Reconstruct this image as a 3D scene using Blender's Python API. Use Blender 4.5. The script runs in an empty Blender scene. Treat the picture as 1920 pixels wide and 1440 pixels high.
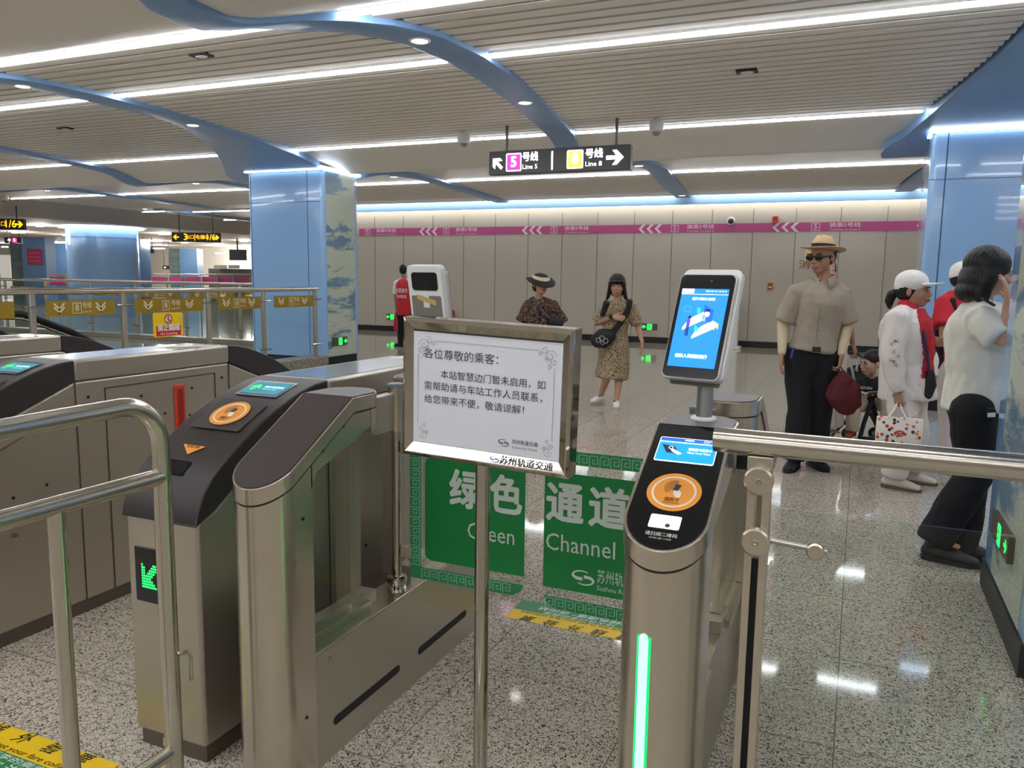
import bpy, bmesh, math, random
import numpy as np
from mathutils import Vector, Matrix
random.seed(7)
scene = bpy.context.scene
COL = scene.collection
V = Vector
# ------------------------------------------------------------------ camera
F_PX, PITCH, YAW, ROLL, CAM_H = 1490.5, 0.131558, 0.409566, 0.0142213, 1.45
def cam_axes():
    cp, sp = math.cos(PITCH), math.sin(PITCH)
    fwd = V((-math.sin(YAW) * cp, math.cos(YAW) * cp, -sp))
    r = V((math.cos(YAW), math.sin(YAW), 0)); u = r.cross(fwd)
    c, s = math.cos(ROLL), math.sin(ROLL)
    return c * r + s * u, -s * r + c * u, fwd
_r, _u, _f = cam_axes()
cd = bpy.data.cameras.new('camera'); cam = bpy.data.objects.new('camera', cd); COL.objects.link(cam)
cd.sensor_width = 36; cd.lens = F_PX / 1920 * 36; cd.clip_start = 0.05; cd.clip_end = 200
M = Matrix((( _r.x, _u.x, -_f.x, 0), (_r.y, _u.y, -_f.y, 0), (_r.z, _u.z, -_f.z, CAM_H), (0, 0, 0, 1)))
cam.matrix_world = M
scene.camera = cam
scene.cycles.transparent_max_bounces = 32
# ------------------------------------------------------------------ world, exposure
w = bpy.data.worlds.new('world'); scene.world = w; w.use_nodes = True
bg = w.node_tree.nodes['Background']; bg.inputs[0].default_value = (1.0, .95, .88, 1); bg.inputs[1].default_value = 0.30
vs = scene.view_settings
vs.view_transform = 'Standard'; vs.look = 'None'; vs.gamma = 1; vs.use_curve_mapping = False; vs.exposure = 0.6
STRIP_E = 18
# ------------------------------------------------------------------ materials
def srgb(r, g, b):
    f = lambda c: (c / 12.92 if c <= .04045 else ((c + .055) / 1.055) ** 2.4)
    return (f(r / 255), f(g / 255), f(b / 255), 1)
MATS = {}
def mat(name, col=(200, 200, 200), rough=.5, metal=0., emit=0., ecol=None, alpha=None, spec=.5, coat=0., noise=None, bump=None, trans=0., ior=1.45):
    if name in MATS: return MATS[name]
    m = bpy.data.materials.new(name); m.use_nodes = True; nt = m.node_tree
    b = nt.nodes['Principled BSDF']
    c = srgb(*col)
    b.inputs['Base Color'].default_value = c; b.inputs['Roughness'].default_value = rough
    b.inputs['Metallic'].default_value = metal; b.inputs['Specular IOR Level'].default_value = spec
    b.inputs['Coat Weight'].default_value = coat; b.inputs['IOR'].default_value = ior
    b.inputs['Transmission Weight'].default_value = trans
    if emit:
        b.inputs['Emission Color'].default_value = srgb(*(ecol or col)); b.inputs['Emission Strength'].default_value = emit
    if noise:   # (scale xyz, second colour, low, high)
        sc, c2, lo, hi = noise
        tc = nt.nodes.new('ShaderNodeTexCoord'); mp = nt.nodes.new('ShaderNodeMapping'); mp.inputs['Scale'].default_value = sc
        nz = nt.nodes.new('ShaderNodeTexNoise'); nz.inputs['Scale'].default_value = 1; nz.inputs['Detail'].default_value = 4
        rp = nt.nodes.new('ShaderNodeValToRGB'); rp.color_ramp.elements[0].position = lo; rp.color_ramp.elements[1].position = hi
        rp.color_ramp.elements[0].color = c; rp.color_ramp.elements[1].color = srgb(*c2)
        L = nt.links; L.new(tc.outputs['Object'], mp.inputs[0]); L.new(mp.outputs[0], nz.inputs['Vector']); L.new(nz.outputs['Fac'], rp.inputs[0]); L.new(rp.outputs[0], b.inputs['Base Color'])
    if bump:    # (scale xyz, strength)
        sc, st = bump
        tc = nt.nodes.new('ShaderNodeTexCoord'); mp = nt.nodes.new('ShaderNodeMapping'); mp.inputs['Scale'].default_value = sc
        nz = nt.nodes.new('ShaderNodeTexNoise'); nz.inputs['Scale'].default_value = 1; nz.inputs['Detail'].default_value = 3
        bp = nt.nodes.new('ShaderNodeBump'); bp.inputs['Strength'].default_value = st; bp.inputs['Distance'].default_value = .01
        L = nt.links; L.new(tc.outputs['Object'], mp.inputs[0]); L.new(mp.outputs[0], nz.inputs['Vector']); L.new(nz.outputs['Fac'], bp.inputs['Height']); L.new(bp.outputs[0], b.inputs['Normal'])
    MATS[name] = m; return m
def glass_mat(name, tint, alpha, rough=.02):
    if name in MATS: return MATS[name]
    m = bpy.data.materials.new(name); m.use_nodes = True; nt = m.node_tree; nt.nodes.clear()
    out = nt.nodes.new('ShaderNodeOutputMaterial'); mx = nt.nodes.new('ShaderNodeMixShader'); tr = nt.nodes.new('ShaderNodeBsdfTransparent')
    gl = nt.nodes.new('ShaderNodeBsdfGlossy'); fr = nt.nodes.new('ShaderNodeFresnel'); fr.inputs[0].default_value = 1.25
    tr.inputs[0].default_value = tint; gl.inputs['Roughness'].default_value = rough
    L = nt.links; ge = nt.nodes.new('ShaderNodeNewGeometry'); su = nt.nodes.new('ShaderNodeMath'); su.operation = 'SUBTRACT'; su.inputs[0].default_value = 1; mu = nt.nodes.new('ShaderNodeMath'); mu.operation = 'MULTIPLY'
    fr.inputs[0].default_value = 1.4; L.new(ge.outputs['Backfacing'], su.inputs[1]); L.new(fr.outputs[0], mu.inputs[0]); L.new(su.outputs[0], mu.inputs[1]); L.new(mu.outputs[0], mx.inputs[0]); L.new(tr.outputs[0], mx.inputs[1]); L.new(gl.outputs[0], mx.inputs[2]); L.new(mx.outputs[0], out.inputs[0])
    MATS[name] = m; return m
STEEL = mat('brushed_steel', (202, 193, 178), .21, .9, bump=((6, 6, 400), .06))
STEELH = mat('brushed_steel_long', (190, 182, 168), .36, .85, bump=((500, 8, 400), .04))
CHROME = mat('chrome', (186, 180, 170), .06, 1.)
TUBE = mat('satin_tube', (200, 194, 182), .18, 1., bump=((300, 300, 20), .03))
DARKST = mat('dark_top', (92, 85, 82), .42, .3)
NOSE = mat('black_plastic', (48, 44, 44), .42, noise=((900, 900, 900), (56, 51, 50), .4, .6))
INLAY = mat('brown_black_inlay', (66, 57, 56), .45)
BLACKG = mat('black_glass', (18, 19, 23), .18)
BLACK = mat('matt_black', (24, 24, 26), .5)
WHITE = mat('white_plastic', (228, 228, 226), .35)
BLUE = mat('blue_enamel', (150, 190, 234), .12, coat=.4)
BLUED = mat('blue_rib', (124, 160, 204), .38)
SEAM = mat('seam_dark', (60, 88, 120), .6)
GLASS = glass_mat('clear_glass', (.94, .975, .96, 1), .1)
GLASSD = glass_mat('tinted_glass', (.70, .76, .73, 1), .1)
LIGHTW = None
RED = mat('red_strip', (214, 62, 40), .45)
ORANGE = mat('orange_sticker', (238, 158, 62), .5)
GREENP = mat('green_film', (24, 128, 64), .4)
GREENL = mat('pale_green_film', (120, 196, 150), .5)
FILMW = mat('pale_film_letters', (206, 216, 206), .5)
LIGHT = mat('light_strip', (246, 249, 255), emit=STRIP_E)
LIGHTW = mat('wall_wash', (255, 250, 240), emit=4.6)
DLIGHT = mat('downlight', (255, 250, 244), emit=9.)
GRNE = mat('green_led', (40, 255, 90), emit=1.6)
# floor
def floor_mat():
    m = bpy.data.materials.new('granite_floor'); m.use_nodes = True; nt = m.node_tree; L = nt.links; b = nt.nodes['Principled BSDF']
    N = nt.nodes.new
    tc = N('ShaderNodeTexCoord')
    nz = N('ShaderNodeTexNoise'); nz.inputs['Scale'].default_value = 105; nz.inputs['Detail'].default_value = 2.5; nz.inputs['Distortion'].default_value = 1.6
    L.new(tc.outputs['Object'], nz.inputs['Vector'])
    r1 = N('ShaderNodeValToRGB'); e = r1.color_ramp.elements
    e[0].position = .415; e[0].color = srgb(66, 60, 52); e[1].position = .465; e[1].color = srgb(190, 181, 166)
    e2 = r1.color_ramp.elements.new(.62); e2.color = srgb(206, 197, 182)
    L.new(nz.outputs['Fac'], r1.inputs[0])
    vo = N('ShaderNodeTexNoise'); vo.inputs['Scale'].default_value = 210; vo.inputs['Detail'].default_value = 2
    L.new(tc.outputs['Object'], vo.inputs['Vector'])
    r2 = N('ShaderNodeValToRGB'); r2.color_ramp.elements[0].position = .35; r2.color_ramp.elements[0].color = (.55, .53, .5, 1); r2.color_ramp.elements[1].position = .47; r2.color_ramp.elements[1].color = (1, 1, 1, 1)
    L.new(vo.outputs['Fac'], r2.inputs[0])
    mu = N('ShaderNodeMixRGB'); mu.blend_type = 'MULTIPLY'; mu.inputs[0].default_value = 1; L.new(r1.outputs[0], mu.inputs[1]); L.new(r2.outputs[0], mu.inputs[2])
    # tile joints
    sp = N('ShaderNodeSeparateXYZ'); L.new(tc.outputs['Object'], sp.inputs[0])
    def joint(o, off, per):
        a = N('ShaderNodeMath'); a.operation = 'SUBTRACT'; a.inputs[1].default_value = off; L.new(o, a.inputs[0])
        p = N('ShaderNodeMath'); p.operation = 'PINGPONG'; p.inputs[1].default_value = per / 2; L.new(a.outputs[0], p.inputs[0])
        c = N('ShaderNodeMath'); c.operation = 'LESS_THAN'; c.inputs[1].default_value = .0022; L.new(p.outputs[0], c.inputs[0]); return c.outputs[0]
    j1 = joint(sp.outputs[0], .015, .63); j2 = joint(sp.outputs[1], 3.86, .655)
    mx = N('ShaderNodeMath'); mx.operation = 'MAXIMUM'; L.new(j1, mx.inputs[0]); L.new(j2, mx.inputs[1])
    mj = N('ShaderNodeMixRGB'); mj.inputs[2].default_value = srgb(112, 104, 92); L.new(mx.outputs[0], mj.inputs[0]); L.new(mu.outputs[0], mj.inputs[1])
    L.new(mj.outputs[0], b.inputs['Base Color'])
    b.inputs['Roughness'].default_value = .06; b.inputs['Specular IOR Level'].default_value = .36
    return m
FLOORM = floor_mat()
def mosaic_mat():
    m = bpy.data.materials.new('wave_mosaic'); m.use_nodes = True; nt = m.node_tree; L = nt.links; b = nt.nodes['Principled BSDF']; N = nt.nodes.new
    tc = N('ShaderNodeTexCoord'); mp = N('ShaderNodeMapping'); mp.inputs['Scale'].default_value = (.8, .8, 2.6); mp.inputs['Rotation'].default_value = (.12, 0, 0)
    L.new(tc.outputs['Object'], mp.inputs[0])
    nz = N('ShaderNodeTexNoise'); nz.inputs['Scale'].default_value = 1.0; nz.inputs['Detail'].default_value = 7; nz.inputs['Roughness'].default_value = .62; nz.inputs['Distortion'].default_value = .5
    L.new(mp.outputs[0], nz.inputs['Vector'])
    rp = N('ShaderNodeValToRGB'); e = rp.color_ramp.elements; e[0].position = .49; e[0].color = srgb(186, 194, 178); e[1].position = .575; e[1].color = srgb(104, 134, 158)
    x = rp.color_ramp.elements.new(.53); x.color = srgb(160, 178, 176); x = rp.color_ramp.elements.new(.515); x.color = srgb(186, 194, 178)
    L.new(nz.outputs['Fac'], rp.inputs[0])
    mp2 = N('ShaderNodeMapping'); mp2.inputs['Scale'].default_value = (18, 18, 62); mp2.inputs['Rotation'].default_value = (.0, 0, 0); L.new(tc.outputs['Object'], mp2.inputs[0])
    vo = N('ShaderNodeTexVoronoi'); vo.inputs['Scale'].default_value = 1; vo.feature = 'DISTANCE_TO_EDGE'; L.new(mp2.outputs[0], vo.inputs['Vector'])
    r2 = N('ShaderNodeValToRGB'); r2.color_ramp.elements[0].position = .02; r2.color_ramp.elements[0].color = (1.25, 1.25, 1.2, 1); r2.color_ramp.elements[1].position = .09; r2.color_ramp.elements[1].color = (.95, .95, .95, 1)
    L.new(vo.outputs['Distance'], r2.inputs[0])
    mu = N('ShaderNodeMixRGB'); mu.blend_type = 'MULTIPLY'; mu.inputs[0].default_value = 1; L.new(rp.outputs[0], mu.inputs[1]); L.new(r2.outputs[0], mu.inputs[2])
    L.new(mu.outputs[0], b.inputs['Base Color']); b.inputs['Roughness'].default_value = .25
    return m
MOSAIC = mosaic_mat()
# ------------------------------------------------------------------ mesh helpers
class MB:
    def __init__(s, endr=None): s.v = []; s.f = []; s.endr = endr
    def add(s, vs, fs):
        o = len(s.v); s.v += [tuple(p) for p in vs]; s.f += [tuple(i + o for i in f) for f in fs]; return s
    def box(s, x0, x1, y0, y1, z0, z1):
        return s.add([(x0, y0, z0), (x1, y0, z0), (x1, y1, z0), (x0, y1, z0), (x0, y0, z1), (x1, y0, z1), (x1, y1, z1), (x0, y1, z1)],
                     [(3, 2, 1, 0), (4, 5, 6, 7), (0, 1, 5, 4), (1, 2, 6, 5), (2, 3, 7, 6), (3, 0, 4, 7)])
    def obox(s, c, ax, ay, az, hx, hy, hz):     # oriented box
        c = V(c); P = [c + ax * (hx * i) + ay * (hy * j) + az * (hz * k) for k in (-1, 1) for i, j in ((-1, -1), (1, -1), (1, 1), (-1, 1))]
        return s.add(P, [(3, 2, 1, 0), (4, 5, 6, 7), (0, 1, 5, 4), (1, 2, 6, 5), (2, 3, 7, 6), (3, 0, 4, 7)])
    def loop(s, rings, closed_caps=True, wrap=True):
        n = len(rings[0]); o = len(s.v)
        for r in rings: s.v += [tuple(p) for p in r]
        for i in range(len(rings) - 1):
            for j in range(n if wrap else n - 1):
                k = (j + 1) % n
                s.f.append((o + i * n + j, o + i * n + k, o + (i + 1) * n + k, o + (i + 1) * n + j))
        if closed_caps:
            s.f.append(tuple(o + j for j in reversed(range(n)))); s.f.append(tuple(o + (len(rings) - 1) * n + j for j in range(n)))
        return s
    def prism(s, poly, d0, d1, fn):             # poly 2d, fn(a,b,d)->xyz
        return s.loop([[fn(a, b, d0) for a, b in poly], [fn(a, b, d1) for a, b in poly]])
    def tube(s, path, r, seg=12, caps=True):
        P = [V(p) for p in path]; rings = []; ref = None
        for i, p in enumerate(P):
            t = (P[min(i + 1, len(P) - 1)] - P[max(i - 1, 0)]).normalized()
            if ref is None: ref = V((0, 0, 1)) if abs(t.z) < .9 else V((1, 0, 0))
            a = t.cross(ref).normalized(); b2 = a.cross(t).normalized(); ref = b2
            rr = r[i] if isinstance(r, (list, tuple)) else r
            rings.append([p + a * (math.cos(q) * rr) + b2 * (math.sin(q) * rr) for q in [2 * math.pi * k / seg for k in range(seg)]])
        return s.loop(rings, caps)
    def cyl(s, p0, p1, r0, r1=None, seg=20): return s.tube([p0, p1], [r0, r0 if r1 is None else r1], seg)
    def lathe(s, c, prof, seg=24, axis=V((0, 0, 1))):
        c = V(c); a = axis.orthogonal().normalized(); b2 = axis.cross(a)
        return s.loop([[c + axis * z + a * (math.cos(q) * max(r, 1e-4)) + b2 * (math.sin(q) * max(r, 1e-4)) for q in [2 * math.pi * k / seg for k in range(seg)]] for r, z in prof])
    def ell(s, c, rx, ry, rz, mtx=None, seg=16, rg=10):
        rings = []
        for i in range(rg + 1):
            t = math.pi * i / rg; rr = max(math.sin(t), .02)
            ring = []
            for k in range(seg):
                q = 2 * math.pi * k / seg; p = V((rx * rr * math.cos(q), ry * rr * math.sin(q), -rz * math.cos(t)))
                if mtx: p = mtx @ p
                ring.append(V(c) + p)
            rings.append(ring)
        return s.loop(rings)
    def limb(s, pts, ref=(1, 0, 0), seg=16):    # pts: (p, rx, ry) ; rounded ends
        P = [V(p[0]) for p in pts]; rings = []; ref = V(ref)
        def ring(p, t, rx, ry):
            a = (ref - t * ref.dot(t)); a = a.normalized() if a.length > 1e-4 else t.orthogonal().normalized(); b2 = t.cross(a)
            return [p + a * (math.cos(q) * rx) + b2 * (math.sin(q) * ry) for q in [2 * math.pi * k / seg for k in range(seg)]]
        n = len(P); T = [(P[min(i + 1, n - 1)] - P[max(i - 1, 0)]).normalized() for i in range(n)]
        E_, E2 = s.endr if isinstance(s.endr, tuple) else (s.endr, s.endr)
        for q in (80, 55, 28):
            q = math.radians(q); m_ = E_ or min(pts[0][1], pts[0][2]); k_ = (lambda r_: r_ * math.cos(q)) if E_ is None else (lambda r_: max(.002, r_ - E_ * (1 - math.cos(q)) * (1 if q < 1.3 else 1)))
            rings.append(ring(P[0] - T[0] * m_ * math.sin(q), T[0], k_(pts[0][1]), k_(pts[0][2])))
        for i in range(n): rings.append(ring(P[i], T[i], pts[i][1], pts[i][2]))
        for q in (28, 55, 80):
            q = math.radians(q); m_ = E2 or min(pts[-1][1], pts[-1][2]); k_ = (lambda r_: r_ * math.cos(q)) if E2 is None else (lambda r_: max(.002, r_ - E2 * (1 - math.cos(q))))
            rings.append(ring(P[-1] + T[-1] * m_ * math.sin(q), T[-1], k_(pts[-1][1]), k_(pts[-1][2])))
        return s.loop(rings)
    def stations(s, st):                        # (y, x0, x1, zb, zt)
        return s.loop([[(x0, y, zb), (x1, y, zb), (x1, y, zt), (x0, y, zt)] for y, x0, x1, zb, zt in st])
    def quad(s, c, ax, ay, hx, hy): 
        c = V(c); return s.add([c - ax * hx - ay * hy, c + ax * hx - ay * hy, c + ax * hx + ay * hy, c - ax * hx + ay * hy], [(0, 1, 2, 3)])
    def build(s, name, m, parent=None, bevel=0., angle=35, smooth=True, local=False, segs=2, fix=True):
        me = bpy.data.meshes.new(name); off = V((0, 0, 0))
        if parent is not None and not local:
            p = parent
            while p: off += p.location; p = p.parent
        me.from_pydata([(x - off.x, y - off.y, z - off.z) for x, y, z in s.v], [], s.f)
        if fix:
            bm = bmesh.new(); bm.from_mesh(me); bmesh.ops.recalc_face_normals(bm, faces=bm.faces); bm.to_mesh(me); bm.free()
        if m: me.materials.append(m)
        if smooth:
            me.polygons.foreach_set('use_smooth', [True] * len(me.polygons))
            me.set_sharp_from_angle(angle=math.radians(angle))
        o = bpy.data.objects.new(name, me); COL.objects.link(o)
        if parent is not None: o.parent = parent
        if bevel:
            b = o.modifiers.new('bevel', 'BEVEL'); b.width = bevel; b.segments = segs; b.limit_method = 'ANGLE'; b.angle_limit = math.radians(40); b.harden_normals = False
        return o
def tag(o, label, cat=None, group=None, kind=None):
    if label: o['label'] = label
    if cat: o['category'] = cat
    if group: o['group'] = group
    if kind: o['kind'] = kind
    return o
def thing(name, label, cat, loc=(0, 0, 0), rz=0, group=None):
    o = bpy.data.objects.new(name, None); COL.objects.link(o); o.location = loc; o.rotation_euler = (0, 0, rz); o.empty_display_size = .1
    return tag(o, label, cat, group)
def struct(name, mb, m, label=None, **k):
    o = mb.build(name, m, **k); o['kind'] = 'structure'
    if label: o['label'] = label
    return o
X_, Y_, Z_ = V((1, 0, 0)), V((0, 1, 0)), V((0, 0, 1))
def text_verts(body, size, bold=0., align='LEFT', spacing=1., width=None, shear=0.):
    cu = bpy.data.curves.new('t', 'FONT'); cu.body = body; cu.size = size; cu.offset = bold * size; cu.align_x = align; cu.align_y = 'CENTER'
    cu.space_character = spacing; cu.resolution_u = 2; cu.fill_mode = 'FRONT'; cu.shear = shear
    o = bpy.data.objects.new('t', cu); COL.objects.link(o)
    me = bpy.data.meshes.new_from_object(o, depsgraph=bpy.context.evaluated_depsgraph_get())
    vs_ = [tuple(v.co) for v in me.vertices]; fs = [tuple(p.vertices) for p in me.polygons]
    bpy.data.objects.remove(o); bpy.data.curves.remove(cu); bpy.data.meshes.remove(me)
    if width and vs_:
        xs = [v[0] for v in vs_]; k = width / max(1e-6, max(xs) - min(xs)); x0 = min(xs) if align == 'LEFT' else 0
        vs_ = [((v[0] - x0) * k, v[1], v[2]) for v in vs_]
    return vs_, fs
def text(mb, body, size, at, xd=X_, yd=Z_, bold=0., align='LEFT', spacing=1., width=None, lift=.0008, shear=0.):
    n = xd.cross(yd); vs_, fs = text_verts(body, size, 0., align, spacing, width, shear)
    at = V(at); offs = [(0, 0)]
    if bold > 0:
        b_ = bold * size * .9; m_ = 8 if bold > .025 else 4
        offs = [(b_ * math.cos(2 * math.pi * (k + .5) / m_), b_ * math.sin(2 * math.pi * (k + .5) / m_)) for k in range(m_)]
    for i, (ox, oy) in enumerate(offs): mb.add([at + xd * (v[0] + ox) + yd * (v[1] + oy) + n * (lift + 4e-5 * i) for v in vs_], fs)
    return mb
def flat(mb, pts, at, xd=X_, yd=Z_, lift=.0005):   # filled 2d polygon
    n = xd.cross(yd); at = V(at); return mb.add([at + xd * a + yd * b2 + n * lift for a, b2 in pts], [tuple(range(len(pts)))])
def rrect(w_, h_, r, n=5, cx=0, cy=0):
    out = []
    for (sx, sy, a0) in ((1, 1, 0), (-1, 1, 90), (-1, -1, 180), (1, -1, 270)):
        for k in range(n + 1):
            a = math.radians(a0 + 90 * k / n); out.append((cx + sx * (w_ / 2 - r) + r * math.cos(a), cy + sy * (h_ / 2 - r) + r * math.sin(a)))
    return out
def circ(r, n=32, cx=0, cy=0): return [(cx + r * math.cos(2 * math.pi * k / n), cy + r * math.sin(2 * math.pi * k / n)) for k in range(n)]
def ringpoly(mb, r0, r1, at, xd=X_, yd=Z_, lift=.001, n=36):
    N_ = xd.cross(yd); at = V(at); A = circ(r0, n); B = circ(r1, n); P = [at + xd * a + yd * b2 + N_ * lift for a, b2 in A + B]
    return mb.add(P, [(i, (i + 1) % n, n + (i + 1) % n, n + i) for i in range(n)])
def stroke(mb, pts, wd, at, xd=X_, yd=Z_, lift=.001, closed=False):   # polyline ribbon
    if closed: pts = list(pts) + [pts[0]]
    for i in range(len(pts) - 1):
        a, b2 = V((*pts[i], 0)), V((*pts[i + 1], 0)); d = b2 - a
        if d.length < 1e-7: continue
        d.normalize(); nn = V((-d.y, d.x, 0)) * wd / 2; e = d * wd / 2
        q = [a - e - nn, b2 + e - nn, b2 + e + nn, a - e + nn]; flat(mb, [(p.x, p.y) for p in q], at, xd, yd, lift)
    return mb
def swoosh(mb, s, at, xd, yd, lift=.001):   # the S shaped rail logo : two interlocking curved strokes
    def arc(cx, cy, rx, ry, a0, a1, w0, w1, n=14):
        o, i = [], []
        for k in range(n + 1):
            t = k / n; a = math.radians(a0 + (a1 - a0) * t); wd = w0 + (w1 - w0) * t
            o.append((cx + (rx + wd / 2) * math.cos(a) + .25 * (ry + wd / 2) * math.sin(a), cy + (ry + wd / 2) * math.sin(a)))
            i.append((cx + (rx - wd / 2) * math.cos(a) + .25 * (ry - wd / 2) * math.sin(a), cy + (ry - wd / 2) * math.sin(a)))
        return o, i
    for c in (arc(-.1, .14, .42, .2, 40, 285, .04, .17), arc(.1, -.14, .42, .2, 220, 465, .04, .17)):
        o, i = c
        for k in range(len(o) - 1): flat(mb, [(s * a, s * b2) for a, b2 in (o[k], o[k + 1], i[k + 1], i[k])], at, xd, yd, lift)
    return mb
def arrow_poly(s):   # pointing +x, size s
    return [(-.5 * s, -.11 * s), (.06 * s, -.11 * s), (-.16 * s, -.4 * s), (.1 * s, -.4 * s), (.5 * s, 0), (.1 * s, .4 * s), (-.16 * s, .4 * s), (.06 * s, .11 * s), (-.5 * s, .11 * s)]
def arrow(mb, s, ang, at, xd=X_, yd=Z_, lift=.001):
    c, q = math.cos(ang), math.sin(ang); P = [(a * c - b2 * q, a * q + b2 * c) for a, b2 in arrow_poly(s)]
    # split in shaft and head (concave)
    flat(mb, [P[0], P[1], P[7], P[8]], at, xd, yd, lift); flat(mb, [P[1], P[2], P[3], P[4]], at, xd, yd, lift); flat(mb, [P[1], P[4], P[7]], at, xd, yd, lift); flat(mb, [P[4], P[5], P[6], P[7]], at, xd, yd, lift)
def running_man(mb, s, at, xd, yd, lift=.0015):
    flat(mb, circ(.1 * s, 12, .05 * s, .36 * s), at, xd, yd, lift)
    for pts in ([(.02, .24), (-.06, -.02)], [(-.06, -.02), (.12, -.14), (.1, -.4)], [(-.06, -.02), (-.14, -.2), (-.34, -.26)], [(.02, .2), (.18, .08), (.28, .14)], [(.02, .2), (-.16, .16), (-.24, .02)]):
        stroke(mb, [(a * s, b2 * s) for a, b2 in pts], .09 * s, at, xd, yd, lift)
# ================================================================== SETTING
WY = 18.45           # far wall
XE = -21.0           # west end of the high ceiling
# floor with the escalator well cut out
fm = MB()
HX0, HX1, HY0, HY1 = -10.9, -8.05, 4.6, 9.7
for (a, b2, c, d) in ((-60, HX0, -8, 60), (HX1, 12, -8, 60), (HX0, HX1, -8, HY0), (HX0, HX1, HY1, 60)): fm.box(a, b2, c, d, -.25, 0)
struct('floor', fm, FLOORM, smooth=False, fix=False)
wm = MB()
wm.box(HX0 - .1, HX0, HY0, HY1, -3.2, -.25).box(HX1, HX1 + .1, HY0, HY1, -3.2, -.25).box(HX0, HX1, HY0 - .1, HY0, -3.2, -.25).box(HX0, HX1, HY1, HY1 + .1, -3.2, -.25).box(HX0, HX1, HY0, HY1, -3.3, -3.2)
struct('wall_escalator_well', wm, mat('well_lining', (150, 150, 140), .4), smooth=False)
# far wall: enamel panels with joints
WALLM = mat('wall_enamel', (190, 183, 170), .16, spec=.5)
wl = MB(); wl.box(-15.0, 4.5, WY, WY + .3, 0, 3.6)
struct('wall_north', wl, WALLM, 'long cream enamel panel wall at the far side of the hall')
jm = MB()
for k in range(-4, 20):
    x = -12.097 + .893 * k
    if -15 < x < 4.4: jm.box(x - .007, x + .007, WY - .004, WY, .16, 3.05)
struct('trim_1', jm, mat('joint_grey', (120, 115, 108), .6), smooth=False)
bb = MB(); bb.box(-15.0, 4.5, WY - .03, WY, 0, .14)
struct('baseboard_north', bb, BLACK, smooth=False)
# north-west return and the distant parts of the hall
FARW = mat('far_wall', (205, 200, 190), .5)
r_ = MB(); r_.box(-15.0, -14.7, WY + .3, 35, 0, 3.3); struct('wall_return', r_, FARW, smooth=False)
r_ = MB(); r_.box(-60, -14.7, 35, 35.3, 0, 3.6); struct('wall_far_north', r_, FARW, smooth=False)
r_ = MB(); r_.box(-48.3, -48, -8, 35, 0, 3.6); struct('wall_west', r_, FARW, smooth=False)
r_ = MB(); r_.box(-60, 12, -8.3, -8, 0, 3.6); struct('wall_south', r_, WALLM, smooth=False)
r_ = MB(); r_.box(4.5, 4.8, -8, WY, 0, 3.6); struct('wall_east', r_, mat('east_wall', (196, 190, 180), .3), smooth=False)
# lower ceiling of the west hall
LOWC = mat('low_ceiling', (196, 188, 176), .7)
r_ = MB(); r_.box(-60, XE - .6, -8, 46, 2.98, 3.5); struct('ceiling_west', r_, LOWC, smooth=False)
fas = MB(); prof = [(XE + 1.6, 3.36), (XE + .9, 3.27), (XE + .1, 3.12), (XE - .3, 3.02), (XE - .6, 2.97), (XE - .6, 3.5), (XE + 1.6, 3.5)]
fas.prism(prof, -8, 46, lambda a, b2, d: (a, d, b2)); struct('ceiling_fascia', fas, mat('fascia', (176, 170, 160), .5))
# high ceiling: backing, smooth waves, slats
CEILM = mat('ceiling_white', (238, 232, 222), .42)
SLATM = mat('ceiling_slat', (240, 234, 223), .5)
bk = MB(); bk.box(XE + 1.0, 12, -8, 46, 3.42, 3.6); struct('ceiling', bk, mat('ceiling_backing', (140, 132, 122), .8), smooth=False)
def wave(y0, prof_): 
    m_ = MB(); n = len(prof_)
    P = [(y, z) for y, z in prof_] + [(prof_[-1][0], 3.42), (prof_[0][0], 3.42)]
    m_.prism(P, XE + .9, 4.5, lambda a, b2, d: (d, a, b2)); return m_
WAVE = [(9.93, 3.30), (10.2, 3.292), (10.5, 3.272), (10.8, 3.235), (11.05, 3.195), (11.25, 3.155), (11.32, 3.14), (11.45, 3.15), (11.7, 3.2), (12.0, 3.265), (12.35, 3.30), (13.78, 3.30)]
struct('ceiling_wave', wave(0, WAVE), CEILM, angle=20)
NEARW = [(-8, 3.28), (2.4, 3.28), (3.2, 3.25), (3.7, 3.21), (4.1, 3.16), (4.3, 3.145), (4.5, 3.18), (4.7, 3.24), (4.88, 3.30)]
struct('ceiling_wave_near', wave(0, NEARW), CEILM, angle=30)
struct('ceiling_wave_north', wave(0, [(16.9, 3.30), (17.75, 3.30)]), CEILM)
struct('ceiling_wave_north_hall', MB().box(XE + .9, -14.7, 18.6, 46, 3.30, 3.42), CEILM)
# ribs : y -> (left, right) of rib one
RIBT = [(-1.0, -3.7, -3.35), (3.2, -4.0, -3.65), (4.0, -4.32, -3.98), (4.4, -4.30, -3.93), (4.8, -4.20, -3.72), (5.0, -3.98, -3.47), (5.25, -3.6, -3.17), (5.6, -3.41, -3.04), (6.2, -3.33, -2.98), (7.0, -3.37, -3.02), (7.8, -3.46, -3.14),
        (8.8, -3.62, -3.29), (9.8, -3.80, -3.45), (10.6, -3.98, -3.66), (11.1, -4.22, -3.84), (11.5, -4.2, -3.85), (11.9, -3.98, -3.5), (12.2, -3.66, -3.22), (12.6, -3.47, -3.08), (13.2, -3.37, -3.03), (14.0, -3.46, -3.12),
        (15.0, -3.60, -3.23), (16.0, -3.7, -3.34), (17.0, -3.78, -3.45), (17.7, -3.85, -3.52)]
def interp(T, y, k): return float(np.interp(y, [t[0] for t in T], [t[k] for t in T]))
def zc(y):
    if y < 4.88: return float(np.interp(y, [p[0] for p in NEARW], [p[1] for p in NEARW]))
    return float(np.interp(y, [p[0] for p in WAVE], [p[1] for p in WAVE])) if y < 13.78 else 3.3
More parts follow.
